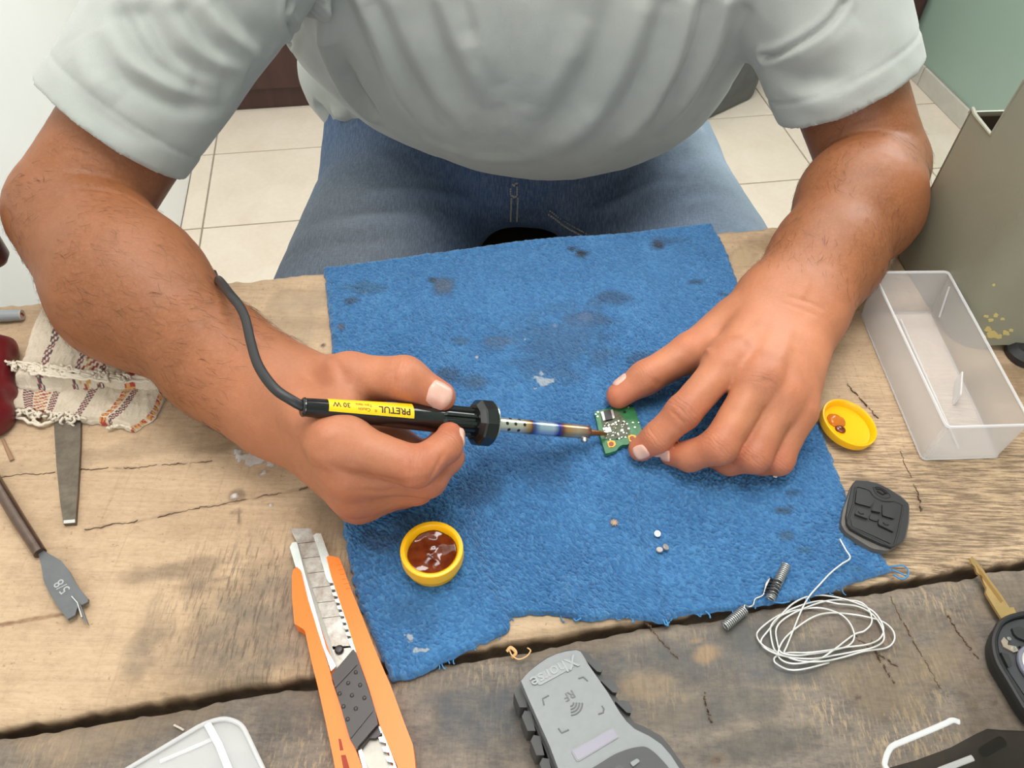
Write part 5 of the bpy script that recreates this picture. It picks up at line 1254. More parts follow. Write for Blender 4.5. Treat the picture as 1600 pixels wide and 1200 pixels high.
for r in (.0020, .0036, .0052, .0068): wm.tube([wc + r * (math.cos(a) * d1 + math.sin(a) * d2) + AZ * .0001 for a in np.linspace(-.75, .75, 13)], .00042, 6)
wm.build('signal_mark', M_cut, dev)
for L in ([(660, 322), (700, 308), (738, 342)], [(412, 462), (362, 490), (374, 544)], [(856, 548), (872, 576), (866, 606), (826, 618)], [(494, 736), (520, 774), (580, 748)]):
    MB().tube([dev_frame(*p) + AZ * .0001 for p in L], .00045, 6).build('corner_mark', M_cut, dev)
fr = deco('screen_frame', simple('screen_rim', srgb(120, 122, 126), .35), round_poly([(596, 920), (950, 724), (1006, 806), (650, 1020)], 26), zt1 - .0003, zt1 + .0005)
m = MB(); slab(m, sxy(round_poly([(612, 926), (946, 740), (990, 806), (656, 1004)], 14)), zt1 + .0003, zt1 + .0007); m.build('screen', simple('display_glass', srgb(120, 115, 130), .3), dev)
kp = deco('key_panel', M_g2, round_poly([(700, 1110), (820, 1040), (960, 950), (1100, 898), (1220, 882), (1300, 940), (1420, 1067), (1500, 1250), (1420, 1440), (1060, 1560), (860, 1500), (760, 1280)], 60), zt1 - .0003, zt1 + .0006, .0003)
m = MB(); slab(m, sxy(round_poly([(1090, 1020), (1150, 985), (1175, 1010), (1115, 1056)], 14)), zt1 + .0004, zt1 + .0018, .0004, 2); m.build('push_button', M_g1, kp)
m = MB(); slab(m, sxy(round_poly([(960, 1060), (1010, 1034), (1060, 1080), (1090, 1160), (1000, 1220), (930, 1150)], 14)), zt1 + .0004, zt1 + .0010, .0003, 1); m.build('display_window', M_chip, kp)
for (a, b2) in ((1150, 1180), (1240, 1120), (1050, 1300), (1180, 1280), (1290, 1230)):
    m = MB(); slab(m, sxy(round_poly([(a - 30, b2), (a + 20, b2 - 30), (a + 50, b2 + 10), (a, b2 + 44)], 14)), zt1 + .0004, zt1 + .0018, .0004, 2); m.build('push_button', M_g1, kp)

# ------------------------------------------------------------------ coil of wire
M_wire = simple('white_tinned_wire', srgb(216, 214, 210), .32, .35)
wx_ = lambda L: [(1100 + a / 4.706, 820 + b / 4.706) for a, b in L]
path = [(998, 104), (1040, 180), (1074, 244), (1010, 290), (930, 355), (850, 440), (782, 515), (735, 590), (690, 690), (650, 790), (610, 890), (590, 940)]
loops = [(640, 940), (760, 940), (900, 925), (1050, 900), (1200, 880), (1290, 840), (1320, 770), (1290, 690), (1220, 620), (1080, 560), (930, 525), (790, 520), (660, 575), (560, 670), (470, 780), (420, 850), (440, 900), (520, 945), (640, 975), (800, 985), (960, 960), (1120, 930), (1250, 900), (1320, 850), (1310, 760), (1240, 660), (1130, 600), (980, 580), (860, 560), (720, 590), (580, 650), (480, 710), (400, 780), (392, 830), (440, 890), (560, 950), (700, 1000), (860, 1005), (1000, 980), (1180, 930), (1340, 905), (1398, 850), (1390, 780), (1320, 715), (1210, 680), (1060, 655), (900, 650), (780, 690), (640, 790), (570, 870), (545, 960), (600, 1010), (700, 1020), (840, 990), (940, 930), (1100, 810), (1180, 780), (1232, 720), (1220, 640), (1170, 580), (1080, 556), (900, 560), (700, 630), (580, 700), (530, 770), (540, 870), (570, 940), (680, 960), (790, 950), (930, 925), (1060, 890), (1106, 820), (1070, 720), (990, 650), (860, 612), (720, 620), (580, 660), (500, 730), (490, 800), (510, 900), (540, 950), (515, 985), (530, 1020), (620, 1064), (740, 1060), (920, 1014)]
loops = [p for p in loops if p not in ((1105, 880), (1040, 960), (900, 1000))]
hz = [.0095, .0095, .0095, .0095, .0090, .0090, .0080, .0045, .0030, .0026, .0024, .0024]
P = [Q(*q, h) for q, h in zip(wx_(path), hz)] + [Q(*q, .0016 + .0010 * ((k * 7) % 5) / 2) for k, q in enumerate(wx_(loops))]
o = MB().tube(spline(P, 620), .00056, 8).build('wire_coil', M_wire, None, ang=None, origin=Q(1290, 985, 0)); tag(o, 'loose coil of thin pale wire lying on the grey plank', 'wire')
# ------------------------------------------------------------------ springs
M_spr = simple('spring_steel', srgb(172, 172, 171), .3, .75)
spr = empty('spring', Q(1180, 930, 0), 'steel spring with two tight coils and a bent arm lying by the wire coil', 'spring')
def coil(a, b, r, turns, n=16):
    ax = unit(b - a); u = unit(np.cross(ax, AZ)); v = np.cross(ax, u); L = np.linalg.norm(b - a); k = turns * n
    return [a + ax * L * i / k + r * (math.cos(2 * math.pi * i / n) * u + math.sin(2 * math.pi * i / n) * v) for i in range(k + 1)]
ca_, cb_ = Q(1229, 882, .0095), Q(1203, 936, .0070); MB().tube(coil(ca_, cb_, .0026, 20), .00058, 6).build('tight_coil', M_spr, spr, ang=None)
cc_, cd_ = Q(1164, 952, .0036), Q(1132, 979, .0036); MB().tube(coil(cc_, cd_, .0027, 13), .00060, 6).build('tight_coil', M_spr, spr, ang=None)
cl_ = MB(); cl_.tube(coil(Q(1213, 906, .0085), Q(1204, 930, .0076), .0036, 5), .00058, 6); cl_.build('outer_coil', simple('dark_spring', srgb(70, 70, 72), .35, .8), spr, ang=None)
MB().tube(spline([Q(1202, 934, .0040), Q(1196, 916, .0075), Q(1203, 904, .0085), Q(1196, 918, .0075), Q(1192, 930, .006), Q(1180, 936, .005), Q(1177, 945, .004), Q(1170, 948, .003), Q(1163, 946, .004), Q(1166, 958, .003)], 50), .0006, 6).build('bent_arm', M_spr, spr, ang=None)

# ------------------------------------------------------------------ rubber key pad
kp_ = lambda L: [(1290 + a / 9.233, 740 + b / 9.233) for a, b in L]
M_rub = simple('black_rubber', srgb(42, 42, 43), .5, grain=.06, gscale=200); M_rub2 = simple('dusty_rubber_edge', srgb(98, 94, 88), .6, grain=.2, gscale=120)
pad = empty('rubber_key_pad', Q(1368, 812, .003), 'black rubber key fob pad lying face up on the towel corner', 'key pad')
OUTP = [(398, 135), (436, 98), (600, 105), (740, 140), (900, 212), (1080, 330), (1190, 430), (1205, 500), (1192, 700), (1165, 830), (1140, 930), (1085, 985), (960, 1058), (800, 1010), (560, 900), (360, 790), (310, 700), (300, 600), (340, 380)]
z1 = .0130
m = MB(); slab(m, kp_(round_poly([(380, 150), (440, 100), (740, 140), (1080, 330), (1200, 450), (1200, 700), (1150, 960), (960, 1080), (880, 1125), (660, 1090), (450, 960), (280, 850), (215, 740), (250, 520), (330, 300)], 40)), .0048, .0100, .001, 2, ref=.0090); m.build('skirt', M_rub2, pad)
m = MB(); slab(m, kp_(OUTP), .0090, z1, .0008, 2); m.build('pad_body', M_rub, pad, ang=30)
def rim(L, w, name='raised_rim', z=z1, closed=True):
    P = [Q(*q, z) for q in kp_(L)]; P = spline(P + [P[0]], 60)[:-1] if closed else spline(P, 30); MB().tube(P, w, 6, closed=closed).build(name, M_rub, pad)
rim([(470, 190), (560, 215), (640, 250), (700, 330), (800, 385), (900, 400), (990, 400), (1080, 440), (1110, 480), (1060, 760), (1010, 960), (950, 1050), (700, 930), (400, 790), (330, 740), (320, 680), (400, 430), (430, 220)], .0007)
rim([(690, 200), (760, 190), (860, 240), (930, 310), (900, 345), (820, 340), (730, 290)], .0006)
def button(L, h): m = MB(); slab(m, kp_(round_poly(L, 22)), z1 - .0002, z1 + h, .0004, 2); m.build('key_button', M_rub, pad)
button([(455, 215), (600, 235), (700, 390), (650, 480), (430, 420)], .0016); button([(690, 450), (800, 490), (800, 560), (660, 530)], .0022); button([(820, 430), (960, 420), (1040, 480), (990, 650), (820, 600)], .0016)
button([(470, 480), (620, 540), (610, 650), (420, 580)], .0020); button([(650, 570), (770, 610), (745, 690), (630, 650)], .0012); button([(770, 640), (1000, 690), (985, 840), (760, 730)], .0020)
button([(360, 640), (560, 690), (960, 860), (940, 1010), (700, 900), (380, 760)], .0007)
for c0 in ((520, 555), (880, 715)):
    P = [Q(*q, z1 + .0022) for q in kp_([(c0[0] - 50, c0[1] - 10), (c0[0] - 20, c0[1] + 22), (c0[0] + 30, c0[1] + 26)])]; MB().tube(P, .0004, 6).build('button_mark', M_dark, pad)
m = MB(); m.tube([Q(*q, z1 + .0003) for q in kp_([(720, 215), (800, 225), (880, 290), (820, 300), (740, 250)])], .0007, 6); m.build('oval_recess', M_dark, pad)

# ------------------------------------------------------------------ car key
ky = lambda L: [(1360 + a / 3.429, 850 + b / 3.429) for a, b in L]
M_brass = simple('nickel_brass_key', srgb(206, 172, 118), .32, .75, grain=.12, gscale=90)
key = empty('car_key', Q(1590, 1000, .001), 'opened black car key with a notched brass blade at the right edge', 'key')
m = MB(); slab(m, ky([(535, 78), (545, 65), (602, 132), (640, 190), (700, 268), (745, 340), (768, 338), (790, 386), (740, 396), (704, 402), (665, 340), (618, 262), (622, 235), (606, 205), (596, 172), (570, 152), (560, 122), (541, 104)]), .0045, .0065, .0003, 1); m.build('key_blade', M_brass, key)
m = MB(); slab(m, ky([(566, 112), (600, 150), (645, 215), (712, 305), (700, 315), (630, 220), (590, 165)]), .0060, .0068, .0002, 1); m.build('blade_groove', simple('brass_groove', srgb(170, 132, 82), .4, .75), key)
KO = round_poly([(648, 520), (690, 425), (745, 392), (830, 372), (960, 372), (1060, 440), (1150, 620), (1190, 820), (1130, 960), (980, 1000), (860, 940), (800, 850), (730, 730), (668, 630)], 60)
KI = round_poly([(680, 500), (720, 425), (800, 400), (940, 404), (1030, 470), (1110, 640), (1140, 810), (1100, 920), (980, 950), (880, 890), (800, 770), (740, 680), (690, 590)], 50)
m = MB(); slab(m, ky(KO), .0006, .0072, .0015, 3, ref=.010); m.build('shell', M_rub, key, ang=30)
P = [Q(*q, .0100) for q in ky(KO)]; MB().tube(P, .0017, 8, closed=True, flat=1.6).build('shell_rim', M_rub, key)
M_in = simple('dark_key_interior', srgb(62, 62, 66), .45)
def kpart(name, mat, L, z0, z1, b=.0003): m = MB(); slab(m, ky(L), z0, z1, b, 1); return m.build(name, mat, key)
kpart('inner_tray', M_in, KI, .0070, .0080)
kpart('battery_contact', simple('contact_metal', srgb(206, 186, 170), .3, .8), [(700, 520), (715, 498), (738, 520), (735, 540), (780, 548), (794, 572), (770, 580), (712, 550)], .0082, .0096)
for c0 in ((768, 560), (742, 508)):
    q = Q(*ky([c0])[0], .0096); MB().lathe([(0, 0), (.0012, 0), (.0012, .0004), (0, .0006)], q, AZ, 12).build('rivet', M_steel, key)
kpart('tray_block', M_rub, [(760, 450), (800, 440), (860, 470), (840, 520), (790, 500), (770, 480)], .0078, .0104); kpart('tray_block', M_rub, [(700, 580), (740, 590), (760, 640), (740, 660)], .0078, .0100); kpart('tray_block', M_rub, [(800, 545), (860, 530), (900, 548), (820, 570)], .0078, .0102)
bcq = Q(1360 + 905 / 3.429, 850 + 660 / 3.429, .0085); MB().lathe([(0, 0), (.0128, 0), (.0132, .0006), (.0132, .0022), (.0128, .0028), (0, .0028)], bcq, AZ, 48).build('battery_ring', simple('battery_gasket', srgb(120, 120, 134), .4), key)
MB().lathe([(0, .0020), (.0108, .0020), (.0110, .0032), (.0106, .0036), (0, .0036)], bcq, AZ, 48).build('coin_battery', simple('coin_battery_steel', srgb(228, 226, 220), .3, .5), key)

# ------------------------------------------------------------------ spade drill bit and file
bt = lambda L: [(a / 3.529, 640 + b / 3.529) for a, b in L]
M_bit = simple('grey_tool_steel', srgb(104, 106, 108), .42, .55, grain=.12, gscale=80); M_shaft = simple('polished_shaft', srgb(120, 104, 96), .25, .9, grain=.3, gscale=60)
bit = empty('spade_drill_bit', Q(70, 870, .002), 'grey steel spade drill bit lying on the tan plank at the left', 'drill bit')
MB().tube([Q(*q, .0052) for q in bt([(-120, 240), (-10, 420), (110, 620), (222, 792)])], [.0044, .0044, .0044, .0040], 24).build('shank', M_shaft, bit)
m = MB(); slab(m, bt([(206, 776), (232, 772), (280, 800), (336, 832), (382, 890), (420, 960), (452, 1004), (486, 1042), (484, 1060), (450, 1078), (440, 1062), (486, 1186), (452, 1150), (428, 1085), (414, 1132), (372, 1156), (336, 1112), (272, 1012), (240, 940), (228, 862)]), .0034, .0056, .0005, 2); m.build('spade_blade', M_bit, bit, ang=30)
a0, a1 = Q(*bt([(372, 1008)])[0], .0057), Q(*bt([(314, 942)])[0], .0057); ta2 = unit(a1 - a0); tb2 = np.cross(AZ, ta2)
v, f = text_mesh('5/8', .0088, ext=.0001); oc = (a0 + a1) / 2
MB().add([oc + ta2 * x[0] + tb2 * x[1] + AZ * x[2] for x in v], f).build('stamped_size', simple('bright_stamp', srgb(172, 172, 172), .4, .4), bit, smooth=False)
MB().tube([Q(*q, .0059) for q in bt([(396, 1030), (428, 1066), (452, 1146)])], .0006, 6).build('ground_edge', M_steel, bit)
m = MB(); slab(m, [(79, 600), (124, 596), (126, 650), (125, 700), (121, 770), (117.5, 817), (99, 818.5), (94, 785), (88, 726), (84, 660)], .0004, .0036, .0006, 2)
fo = m.build('flat_file', simple('dull_file_steel', srgb(108, 98, 86), .5, .6, grain=.25, gscale=140), None, origin=Q(105, 700, 0), ang=30); tag(fo, 'flat dark steel file sticking out from under the folded cloth', 'file')
m = MB(); slab(m, kx([(0, 0), (1, 0), (1, 1)]) if False else [(99.5, 813), (117, 811.5), (117.3, 816.4), (99.3, 818)], .0036, .0040); m.build('bare_end', M_steel, fo)

# ------------------------------------------------------------------ discs and crumbs on the towel
for k, ((px_, py_), tl_, lb_) in enumerate((((1027, 834.5), (0, -.15, 1), 'bright silver disc lying alone on the blue towel'), ((1030.5, 860), (-.1, .25, 1), 'dull silver disc at the left of the touching pair on the towel'), ((1039.5, 855.5), (.5, .1, 1), 'tilted silver disc at the right of the touching pair on the towel'))):
    o = MB().lathe([(0, 0), (.0021, 0), (.0022, .0002), (.0022, .0010), (.0020, .0012), (0, .0012)], Q(px_, py_, .0062), unit(np.array(tl_, float)), 24).build('metal_disc', simple('disc_metal' + str(k), srgb(238, 236, 230) if k == 0 else srgb(186, 178, 172), .3, .5), None, origin=Q(px_, py_, .006))
    tag(o, lb_, 'disc', 'small silver discs on the towel')
def crumb(name, px_, py_, zt, r, mat, label, cat, seed, sq_=.7):
    c = Q(px_, py_, zt + r * sq_); n = FN(EL(c, (r, r, r * sq_)), lambda d, p: d + r * .45 * noise3(p / r * 1.1, seed), r * .5); v, f = surface(n, r / 6); o = mesh_obj(name, v, f, mat, None, origin=c - [0, 0, r * sq_]); tag(o, label, cat); return o
M_crumb = simple('pale_crumb', srgb(206, 198, 184), .6, grain=.2, gscale=600)
crumb('crumb', 1211, 741, .0055, .0026, M_crumb, 'pale crumb beside the little finger on the towel', 'crumb', 3)
# star of lint
m = MB(); c0 = Q(960, 817, .0068)
for k in range(8): a = k * math.pi / 4 + .2; m.tube([c0, c0 + np.array([.0026 * math.cos(a), .0026 * math.sin(a), .0003])], [.0006, .0002], 5)
o = m.build('lint_star', simple('tan_lint', srgb(186, 160, 136), .9), None, origin=c0); tag(o, 'tan star-shaped lint tuft on the towel', 'lint')
# wood shavings by the seam
m = MB(); m.tube(spline([Q(796, 1016, .002), Q(800, 1024, .003), Q(810, 1030, .003), Q(822, 1026, .004), Q(829, 1017, .003), Q(824, 1012, .002)], 30), .0005, 5, flat=.4); m.tube(spline([Q(792, 1018, .0012), Q(798, 1012, .003), Q(806, 1020, .003), Q(800, 1028, .001)], 20), .0011, 6, flat=.4)
o = m.build('wood_shaving', simple('pale_wood_shaving', srgb(224, 178, 120), .7), None, origin=Q(800, 1020, 0), ang=None); tag(o, 'curled pale wood shaving by the seam above the handset', 'shaving')
o = MB().tube(spline([Q(272, 1133, .0006), Q(280, 1137, .0012), Q(287, 1141, .0006)], 8), .0006, 5).build('splinter', M_crumb, None, origin=Q(280, 1137, 0)); tag(o, 'tiny pale splinter beside the clear box at the lower left', 'splinter')
o = MB().tube([Q(4, 686, .0012), Q(19, 719, .0010)], [.0011, .0016], 6, flat=.5).build('wood_sliver', simple('brown_sliver', srgb(150, 118, 90), .7), None, origin=Q(12, 702, 0)); tag(o, 'thin brown wood sliver left of the file', 'splinter')
# ------------------------------------------------------------------ clear plastic boxes
def frosted(name, tint, opac, rough=.25):
    t = NT(name); t.set(Base_Color=tint, Roughness=rough, Specular_IOR_Level=.5)
    tr = t.n('ShaderNodeBsdfTransparent'); tr.inputs[0].default_value = (1, 1, 1, 1); mx = t.n('ShaderNodeMixShader')
    lw = t.n('ShaderNodeLayerWeight'); lw.inputs[0].default_value = .35
    fac = t.math('MULTIPLY_ADD', lw.outputs['Facing'], .35); fac.node.inputs[2].default_value = opac
    t.l(fac, mx.inputs[0]); t.l(tr.outputs[0], mx.inputs[1]); t.l(t.b.outputs[0], mx.inputs[2]); t.l(mx.outputs[0], t.t.nodes['Material Output'].inputs['Surface']); return t.m
M_clear = frosted('frosted_clear_plastic', srgb(228, 224, 222), .23); M_edge = frosted('clear_plastic_edge', srgb(236, 236, 238), .38)
def zt_for(pr, pb):
    """height of a rim pixel that stands straight above a base pixel"""
    b0 = Q(*pb, 0); lo, hi = 0, .2
    for _ in range(50):
        m = (lo + hi) / 2
        if proj(b0 + AZ * m)[1] > pr[1]: lo = m
        else: hi = m
    return lo
hb_ = zt_for((1479, 668), (1440, 719))
RIM = [Q(1365, 426, hb_), Q(1481, 425, hb_), Q(1612, 664, hb_), Q(1479, 668, hb_)]; BAS = [Q(1344, 490, .0006), Q(1450, 486, .0006), Q(1563, 720, .0006), Q(1440, 719, .0006)]
BAS[1] = BAS[0] + (RIM[1] - RIM[0]) * .97; BAS[2] = BAS[3] + (RIM[2] - RIM[3]) * .95
for p in BAS: p[2] = TOP + .0006
cbx = empty('clear_box', sum(BAS) / 4, 'long frosted clear plastic box without a lid beside the grey-green housing', 'box')
def round_quad(C, r, n=5): return [np.array([p[0], p[1], C[0][2]]) for p in round_poly([c[:2] for c in C], r, n)]
def shell(mb, lo, hi, th):
    """open box wall between two outlines of the same count, with thickness and floor"""
    n = len(lo); cl, chh = sum(lo) / n, sum(hi) / n
    inn = lambda P, c: [p + unit((c - p) * [1, 1, 0]) * th for p in P]
    li, hi_i = inn(lo, cl), inn(hi, chh); li = [p + AZ * th for p in li]
    v = list(lo) + list(hi) + hi_i + li; f = []
    for k in range(n):
        j = (k + 1) % n; f += [(k, j, n + j, n + k), (n + k, n + j, 2 * n + j, 2 * n + k), (2 * n + k, 2 * n + j, 3 * n + j, 3 * n + k)]
    f += [tuple(range(n))[::-1], tuple(3 * n + k for k in range(n))]; mb.add(v, f)
m = MB(); LOq, HIq = round_quad(BAS, .004), round_quad(RIM, .004); shell(m, LOq, HIq, .0012); m.build('box_walls', M_clear, cbx, ang=40)
MB().tube([p + AZ * .0002 for p in HIq], .0011, 6, closed=True).build('rim_bead', M_edge, cbx)
MB().tube([p + AZ * .0008 for p in LOq], .0008, 6, closed=True).build('bottom_bead', frosted('bottom_bead', srgb(236, 236, 238), .25), cbx)
def bl(u, v, z): return (BAS[0] * (1 - u) + BAS[1] * u) * (1 - v) + (BAS[3] * (1 - u) + BAS[2] * u) * v + AZ * z
MB().tube([bl(.52, .06, .0016), bl(.52, .96, .0016)], .0009, 6).build('floor_rib', frosted('floor_rib', srgb(240, 240, 240), .35), cbx)
MB().tube([bl(.98, .10, .010), bl(.98, .04, hb_ * .9)], .0008, 6).build('wall_rib', M_edge, cbx)
m = MB(); c0 = bl(.80, .60, .0020); u_ = unit(bl(.9, .5, 0) - bl(.7, .68, 0)); m.box(c0 + AZ * .006, (.026, .0012, .012), u_, np.cross(AZ, u_), AZ); m.build('divider_tab', frosted('divider_tab', srgb(240, 240, 240), .40), cbx, smooth=False)
c0 = RIM[0] - AZ * .008; m = MB(); m.prism(round_poly([(-.010, -.012), (.004, -.012), (.004, .010), (-.006, .010)], .004), -.006, .007, o=c0 + unit(RIM[0] - RIM[1]) * .002, ax=unit(RIM[1] - RIM[0]), ay=unit(RIM[0] - RIM[3]) * -1 if False else np.cross(AZ, unit(RIM[1] - RIM[0])), bev=.001); m.build('hinge_lug', M_clear, cbx)

# box at the lower left
h2 = .040
RM2 = [Q(320, 1129, h2), Q(352, 1121, h2), Q(378, 1131, h2), Q(440, 1262, h2), Q(420, 1420, h2), Q(120, 1420, h2), Q(80, 1272, h2)]
c2 = sum(RM2) / len(RM2)
bx2 = empty('clear_box', c2 * [1, 1, 0] + AZ * TOP, 'frosted clear plastic box cut off by the lower left edge of the picture', 'box')
HI2 = [np.array([p[0], p[1], TOP + h2]) for p in round_poly([p[:2] for p in RM2], .008, 5)]; LO2 = [(p - c2) * .93 + c2 * [1, 1, 0] + AZ * 0 for p in HI2]; LO2 = [np.array([p[0], p[1], TOP + .0006]) for p in LO2]
m = MB(); shell(m, LO2, HI2, .0013); m.build('box_walls', M_clear, bx2, ang=40)
MB().tube(HI2, .0011, 6, closed=True).build('rim_bead', M_edge, bx2)
m = MB(); m.prism(ccw([(p[0], p[1]) for p in [(q - c2) * .985 + c2 for q in HI2]]), TOP + h2 - .0030, TOP + h2 - .0016, ax=WX, ay=WY); m.build('lid_plate', frosted('lid_plate', srgb(222, 222, 222), .36), bx2, ang=40)
MB().tube([Q(324, 1131, h2), Q(342, 1164, h2), Q(362, 1214, h2), Q(384, 1290, h2)], .0018, 8, flat=.5).build('lid_rib', frosted('lid_rib', srgb(244, 244, 246), .62), bx2)
MB().tube([Q(250, 1190, h2 - .001), Q(332, 1155, h2 - .001)], .0010, 6, flat=.4).build('lid_rib', frosted('lid_rib_faint', srgb(240, 240, 242), .25), bx2)

# smoked plastic piece at the lower right
smk = empty('smoked_plastic_cover', Q(1500, 1190, 0), 'dark smoked clear plastic cover with a white edge strip at the lower right corner', 'plastic cover')
cx_ = lambda L: [(1360 + a / 3.429, 850 + b / 3.429) for a, b in L]
M_smk = frosted('smoked_clear_plastic', srgb(30, 26, 22), .60, .12)
m = MB(); slab(m, cx_([(80, 1204), (240, 1160), (430, 1090), (560, 1020), (625, 990), (700, 996), (900, 1004), (1100, 1010), (1100, 1400), (500, 1440), (60, 1400)]), .020, .0222, .0004, 1); m.build('smoked_sheet', M_smk, smk, smooth=False)
M_strip = frosted('white_plastic_strip', srgb(232, 234, 236), .46, .2)
m = MB(); P = [Q(*q, .026) for q in cx_([(478, 954), (440, 944), (400, 962), (300, 1005), (180, 1055), (120, 1082), (95, 1115), (80, 1160), (80, 1190), (120, 1240)])]; m.tube(spline(P, 40), .0015, 8, flat=.5); m.build('edge_strip', M_strip, smk)
m = MB(); m.tube([Q(*q, .0235) for q in cx_([(548, 1146), (470, 1176), (380, 1210), (300, 1250)])], .0016, 8, flat=.5); m.build('inner_strip', frosted('inner_strip', srgb(190, 190, 188), .55), smk)
for q in cx_([(160, 1230), (700, 1060), (1040, 1080), (560, 1380)]):
    MB().tube([Q(*q, .0200), Q(*q, .0004) * [0, 0, 1] + Q(*q, .0200) * [1, 1, 0]], .003, 10).build('foot', M_smk, smk)

# ------------------------------------------------------------------ grey-green sheet-metal housing
t = NT('grey_green_enamel'); f1 = t.noise(420, 3, .6); f2 = t.noise(5, 4, .6)
c = t.ramp(f2, [(.3, srgb(138, 136, 118)), (.7, srgb(146, 145, 128))]); a = t.n('ShaderNodeAttribute'); a.attribute_name = 'chip'; k = t.n('ShaderNodeSeparateColor'); t.l(a.outputs['Color'], k.inputs[0])
c = t.mix(k.outputs[0], c, srgb(204, 184, 116)); t.set(Base_Color=c, Roughness=.42); t.bump(f1, .28, .0006); M_en = t.m
hs = empty('machine_housing', Q(1560, 480, 0), 'tall grey-green painted metal housing standing on the bench at the right', 'machine')
b0, b1, b2 = Q(1400, 398, .0008), Q(1494, 548, .0008), Q(1680, 566, .0008)
def htop(base, py):
    lo, hi = 0, 1.0
    for _ in range(60):
        m = (lo + hi) / 2
        if proj(base + AZ * m)[1] > py: lo = m
        else: hi = m
    return lo
u1 = unit((b1 - b0) * [1, 1, 0]); u2 = unit((b2 - b1) * [1, 1, 0]); L1 = np.linalg.norm((b1 - b0)[:2])
ht = htop(b0, 172)
# left sheet in its own plane (s along the bench edge, z up): low at the far end with a V notch, high at the near end
def plane_pt(px_, py_):
    n = np.cross(u1, AZ); d = ray(px_, py_); tt = ((b0 - CAM) @ n) / (d @ n); return CAM + d * tt
def sz(px_, py_): p = plane_pt(px_, py_); return (p - b0) @ u1, p[2] - b0[2]
n0 = sz(1520, 172); n1_ = sz(1548, 211); n2 = sz(1600, 126); 
rc = .028
POLY = [(0.0, .010), (.006, 0), (L1 - .055, 0), (L1 - .03, .002), (L1 - rc, .0), (L1 - rc, max(n2[1] + .10, .30)), (n2[0] + (L1 - rc - n2[0]) * .5 if n2[0] < L1 - rc else L1 - rc - .002, n2[1] + .06), (n2[0], n2[1]), (n1_[0], n1_[1]), (n0[0] + .004, n0[1] - .002), (n0[0] - .002, n0[1]), (0.0, n0[1] - .004)]
nrm1 = np.cross(u1, AZ); nrm1 = nrm1 if nrm1[0] < 0 else -nrm1
print('housing', L1, n0, n1_, n2, ht)
def sheet(name, poly, o, u, nr, th=.0018, mat=None):
    m = MB(); m.prism(ccw(poly), 0, -th, o=o, ax=u, ay=AZ, az=np.cross(u, AZ) * (1 if np.cross(u, AZ) @ nr > 0 else -1)); return m.build(name, mat or M_en, hs, smooth=False)
left_ = sheet('side_sheet', POLY, b0, u1, nrm1)
MB().tube([b0 + u1 * a_ + AZ * z_ - nrm1 * .0009 for a_, z_ in POLY[6:]], .0017, 8).build('folded_edge', M_en, hs)
# rounded bend to the front sheet
htall = POLY[5][1]; v = []; f = []; n = 14; nz = 24; cen = b0 + u1 * (L1 - rc); nin = -nrm1
ang_t = math.acos(np.clip(u1 @ u2, -1, 1)); 
for i in range(n + 1):
    w = ang_t * i / n; d = -nin * math.cos(w) + u1 * math.sin(w)
    for kz in range(nz + 1): v.append(cen + nin * rc + d * rc + AZ * (.0 + htall * kz / nz) - AZ * 0)
end_dir = u1 * math.cos(ang_t) + nin * math.sin(ang_t); fs = cen + nin * rc + (-nin * math.cos(ang_t) + u1 * math.sin(ang_t)) * rc
m0 = len(v); ncol = 40
xs_ = np.linspace(0, .22, ncol)
wav = lambda s: .0035 + .004 * max(0, math.sin(s * 70)) * (1 if s < .05 else .3) + (.010 if .046 < s else 0)
for s in xs_[1:]:
    for kz in range(nz + 1): v.append(fs + end_dir * s + AZ * (wav(s) + (htall - wav(s)) * kz / nz))
tot = n + 1 + ncol - 1
for i in range(tot - 1):
    for kz in range(nz): f.append((i * (nz + 1) + kz, (i + 1) * (nz + 1) + kz, (i + 1) * (nz + 1) + kz + 1, i * (nz + 1) + kz + 1))
k0 = len(v); inw = [ -nin * 0 + nin * .0018] * k0
v2 = [p + nin * .0018 * (1 if i < m0 else 0) + (np.cross(AZ, end_dir) * .0018 if i >= m0 else 0) for i, p in enumerate(v)]
v = v + v2; f = f + [tuple(x + k0 for x in q[::-1]) for q in f]
fo_ = mesh_obj('front_sheet', v, f, M_en, hs)
vv = np.array(v); chip = np.zeros(len(vv))
# finer patch of chips: flakes of bare primer on the bend
cm_ = MB(); ch_pts = [((1550, 522), 9), ((1544, 514), 6), ((1560, 526), 7), ((1572, 520), 6), ((1548, 500), 5), ((1556, 492), 5), ((1541, 494), 4), ((1553, 445), 3), ((1566, 498), 4), ((1538, 526), 4), ((1580, 516), 4)]
MF = simple('bare_yellow_primer', srgb(206, 186, 120), .7)
bmt = None
from mathutils.bvhtree import BVHTree
tree = BVHTree.FromPolygons([Vector(p) for p in vv[:k0]], f[:(tot - 1) * nz])
for (c_, r_) in ch_pts:
    ring_ = []
    for j in range(11):
        w = 2 * math.pi * j / 11; rr = r_ * (.55 + .55 * rnd.random()); d = Vector(ray(c_[0] + rr * math.cos(w) * 1.1, c_[1] + rr * math.sin(w) * .7)).normalized()
        loc, no, ix, ds = tree.ray_cast(Vector(CAM), d)
        if loc is not None: ring_.append((np.array(loc), np.array(no)))
    if len(ring_) < 6: continue
    pts_ = [p + (q if q @ (CAM - p) > 0 else -q) * .0003 for p, q in ring_]; pb = [p - (q if q @ (CAM - p) > 0 else -q) * .0004 for p, q in ring_]; nn_ = len(pts_)
    cm_.add(pts_ + pb, [tuple(range(nn_)), tuple(range(nn_, 2 * nn_))[::-1]] + [(j, (j + 1) % nn_, nn_ + (j + 1) % nn_, nn_ + j) for j in range(nn_)])
cm_.build('chipped_paint', MF, hs, smooth=False)['label'] = 'yellowish bare patches where paint has chipped'
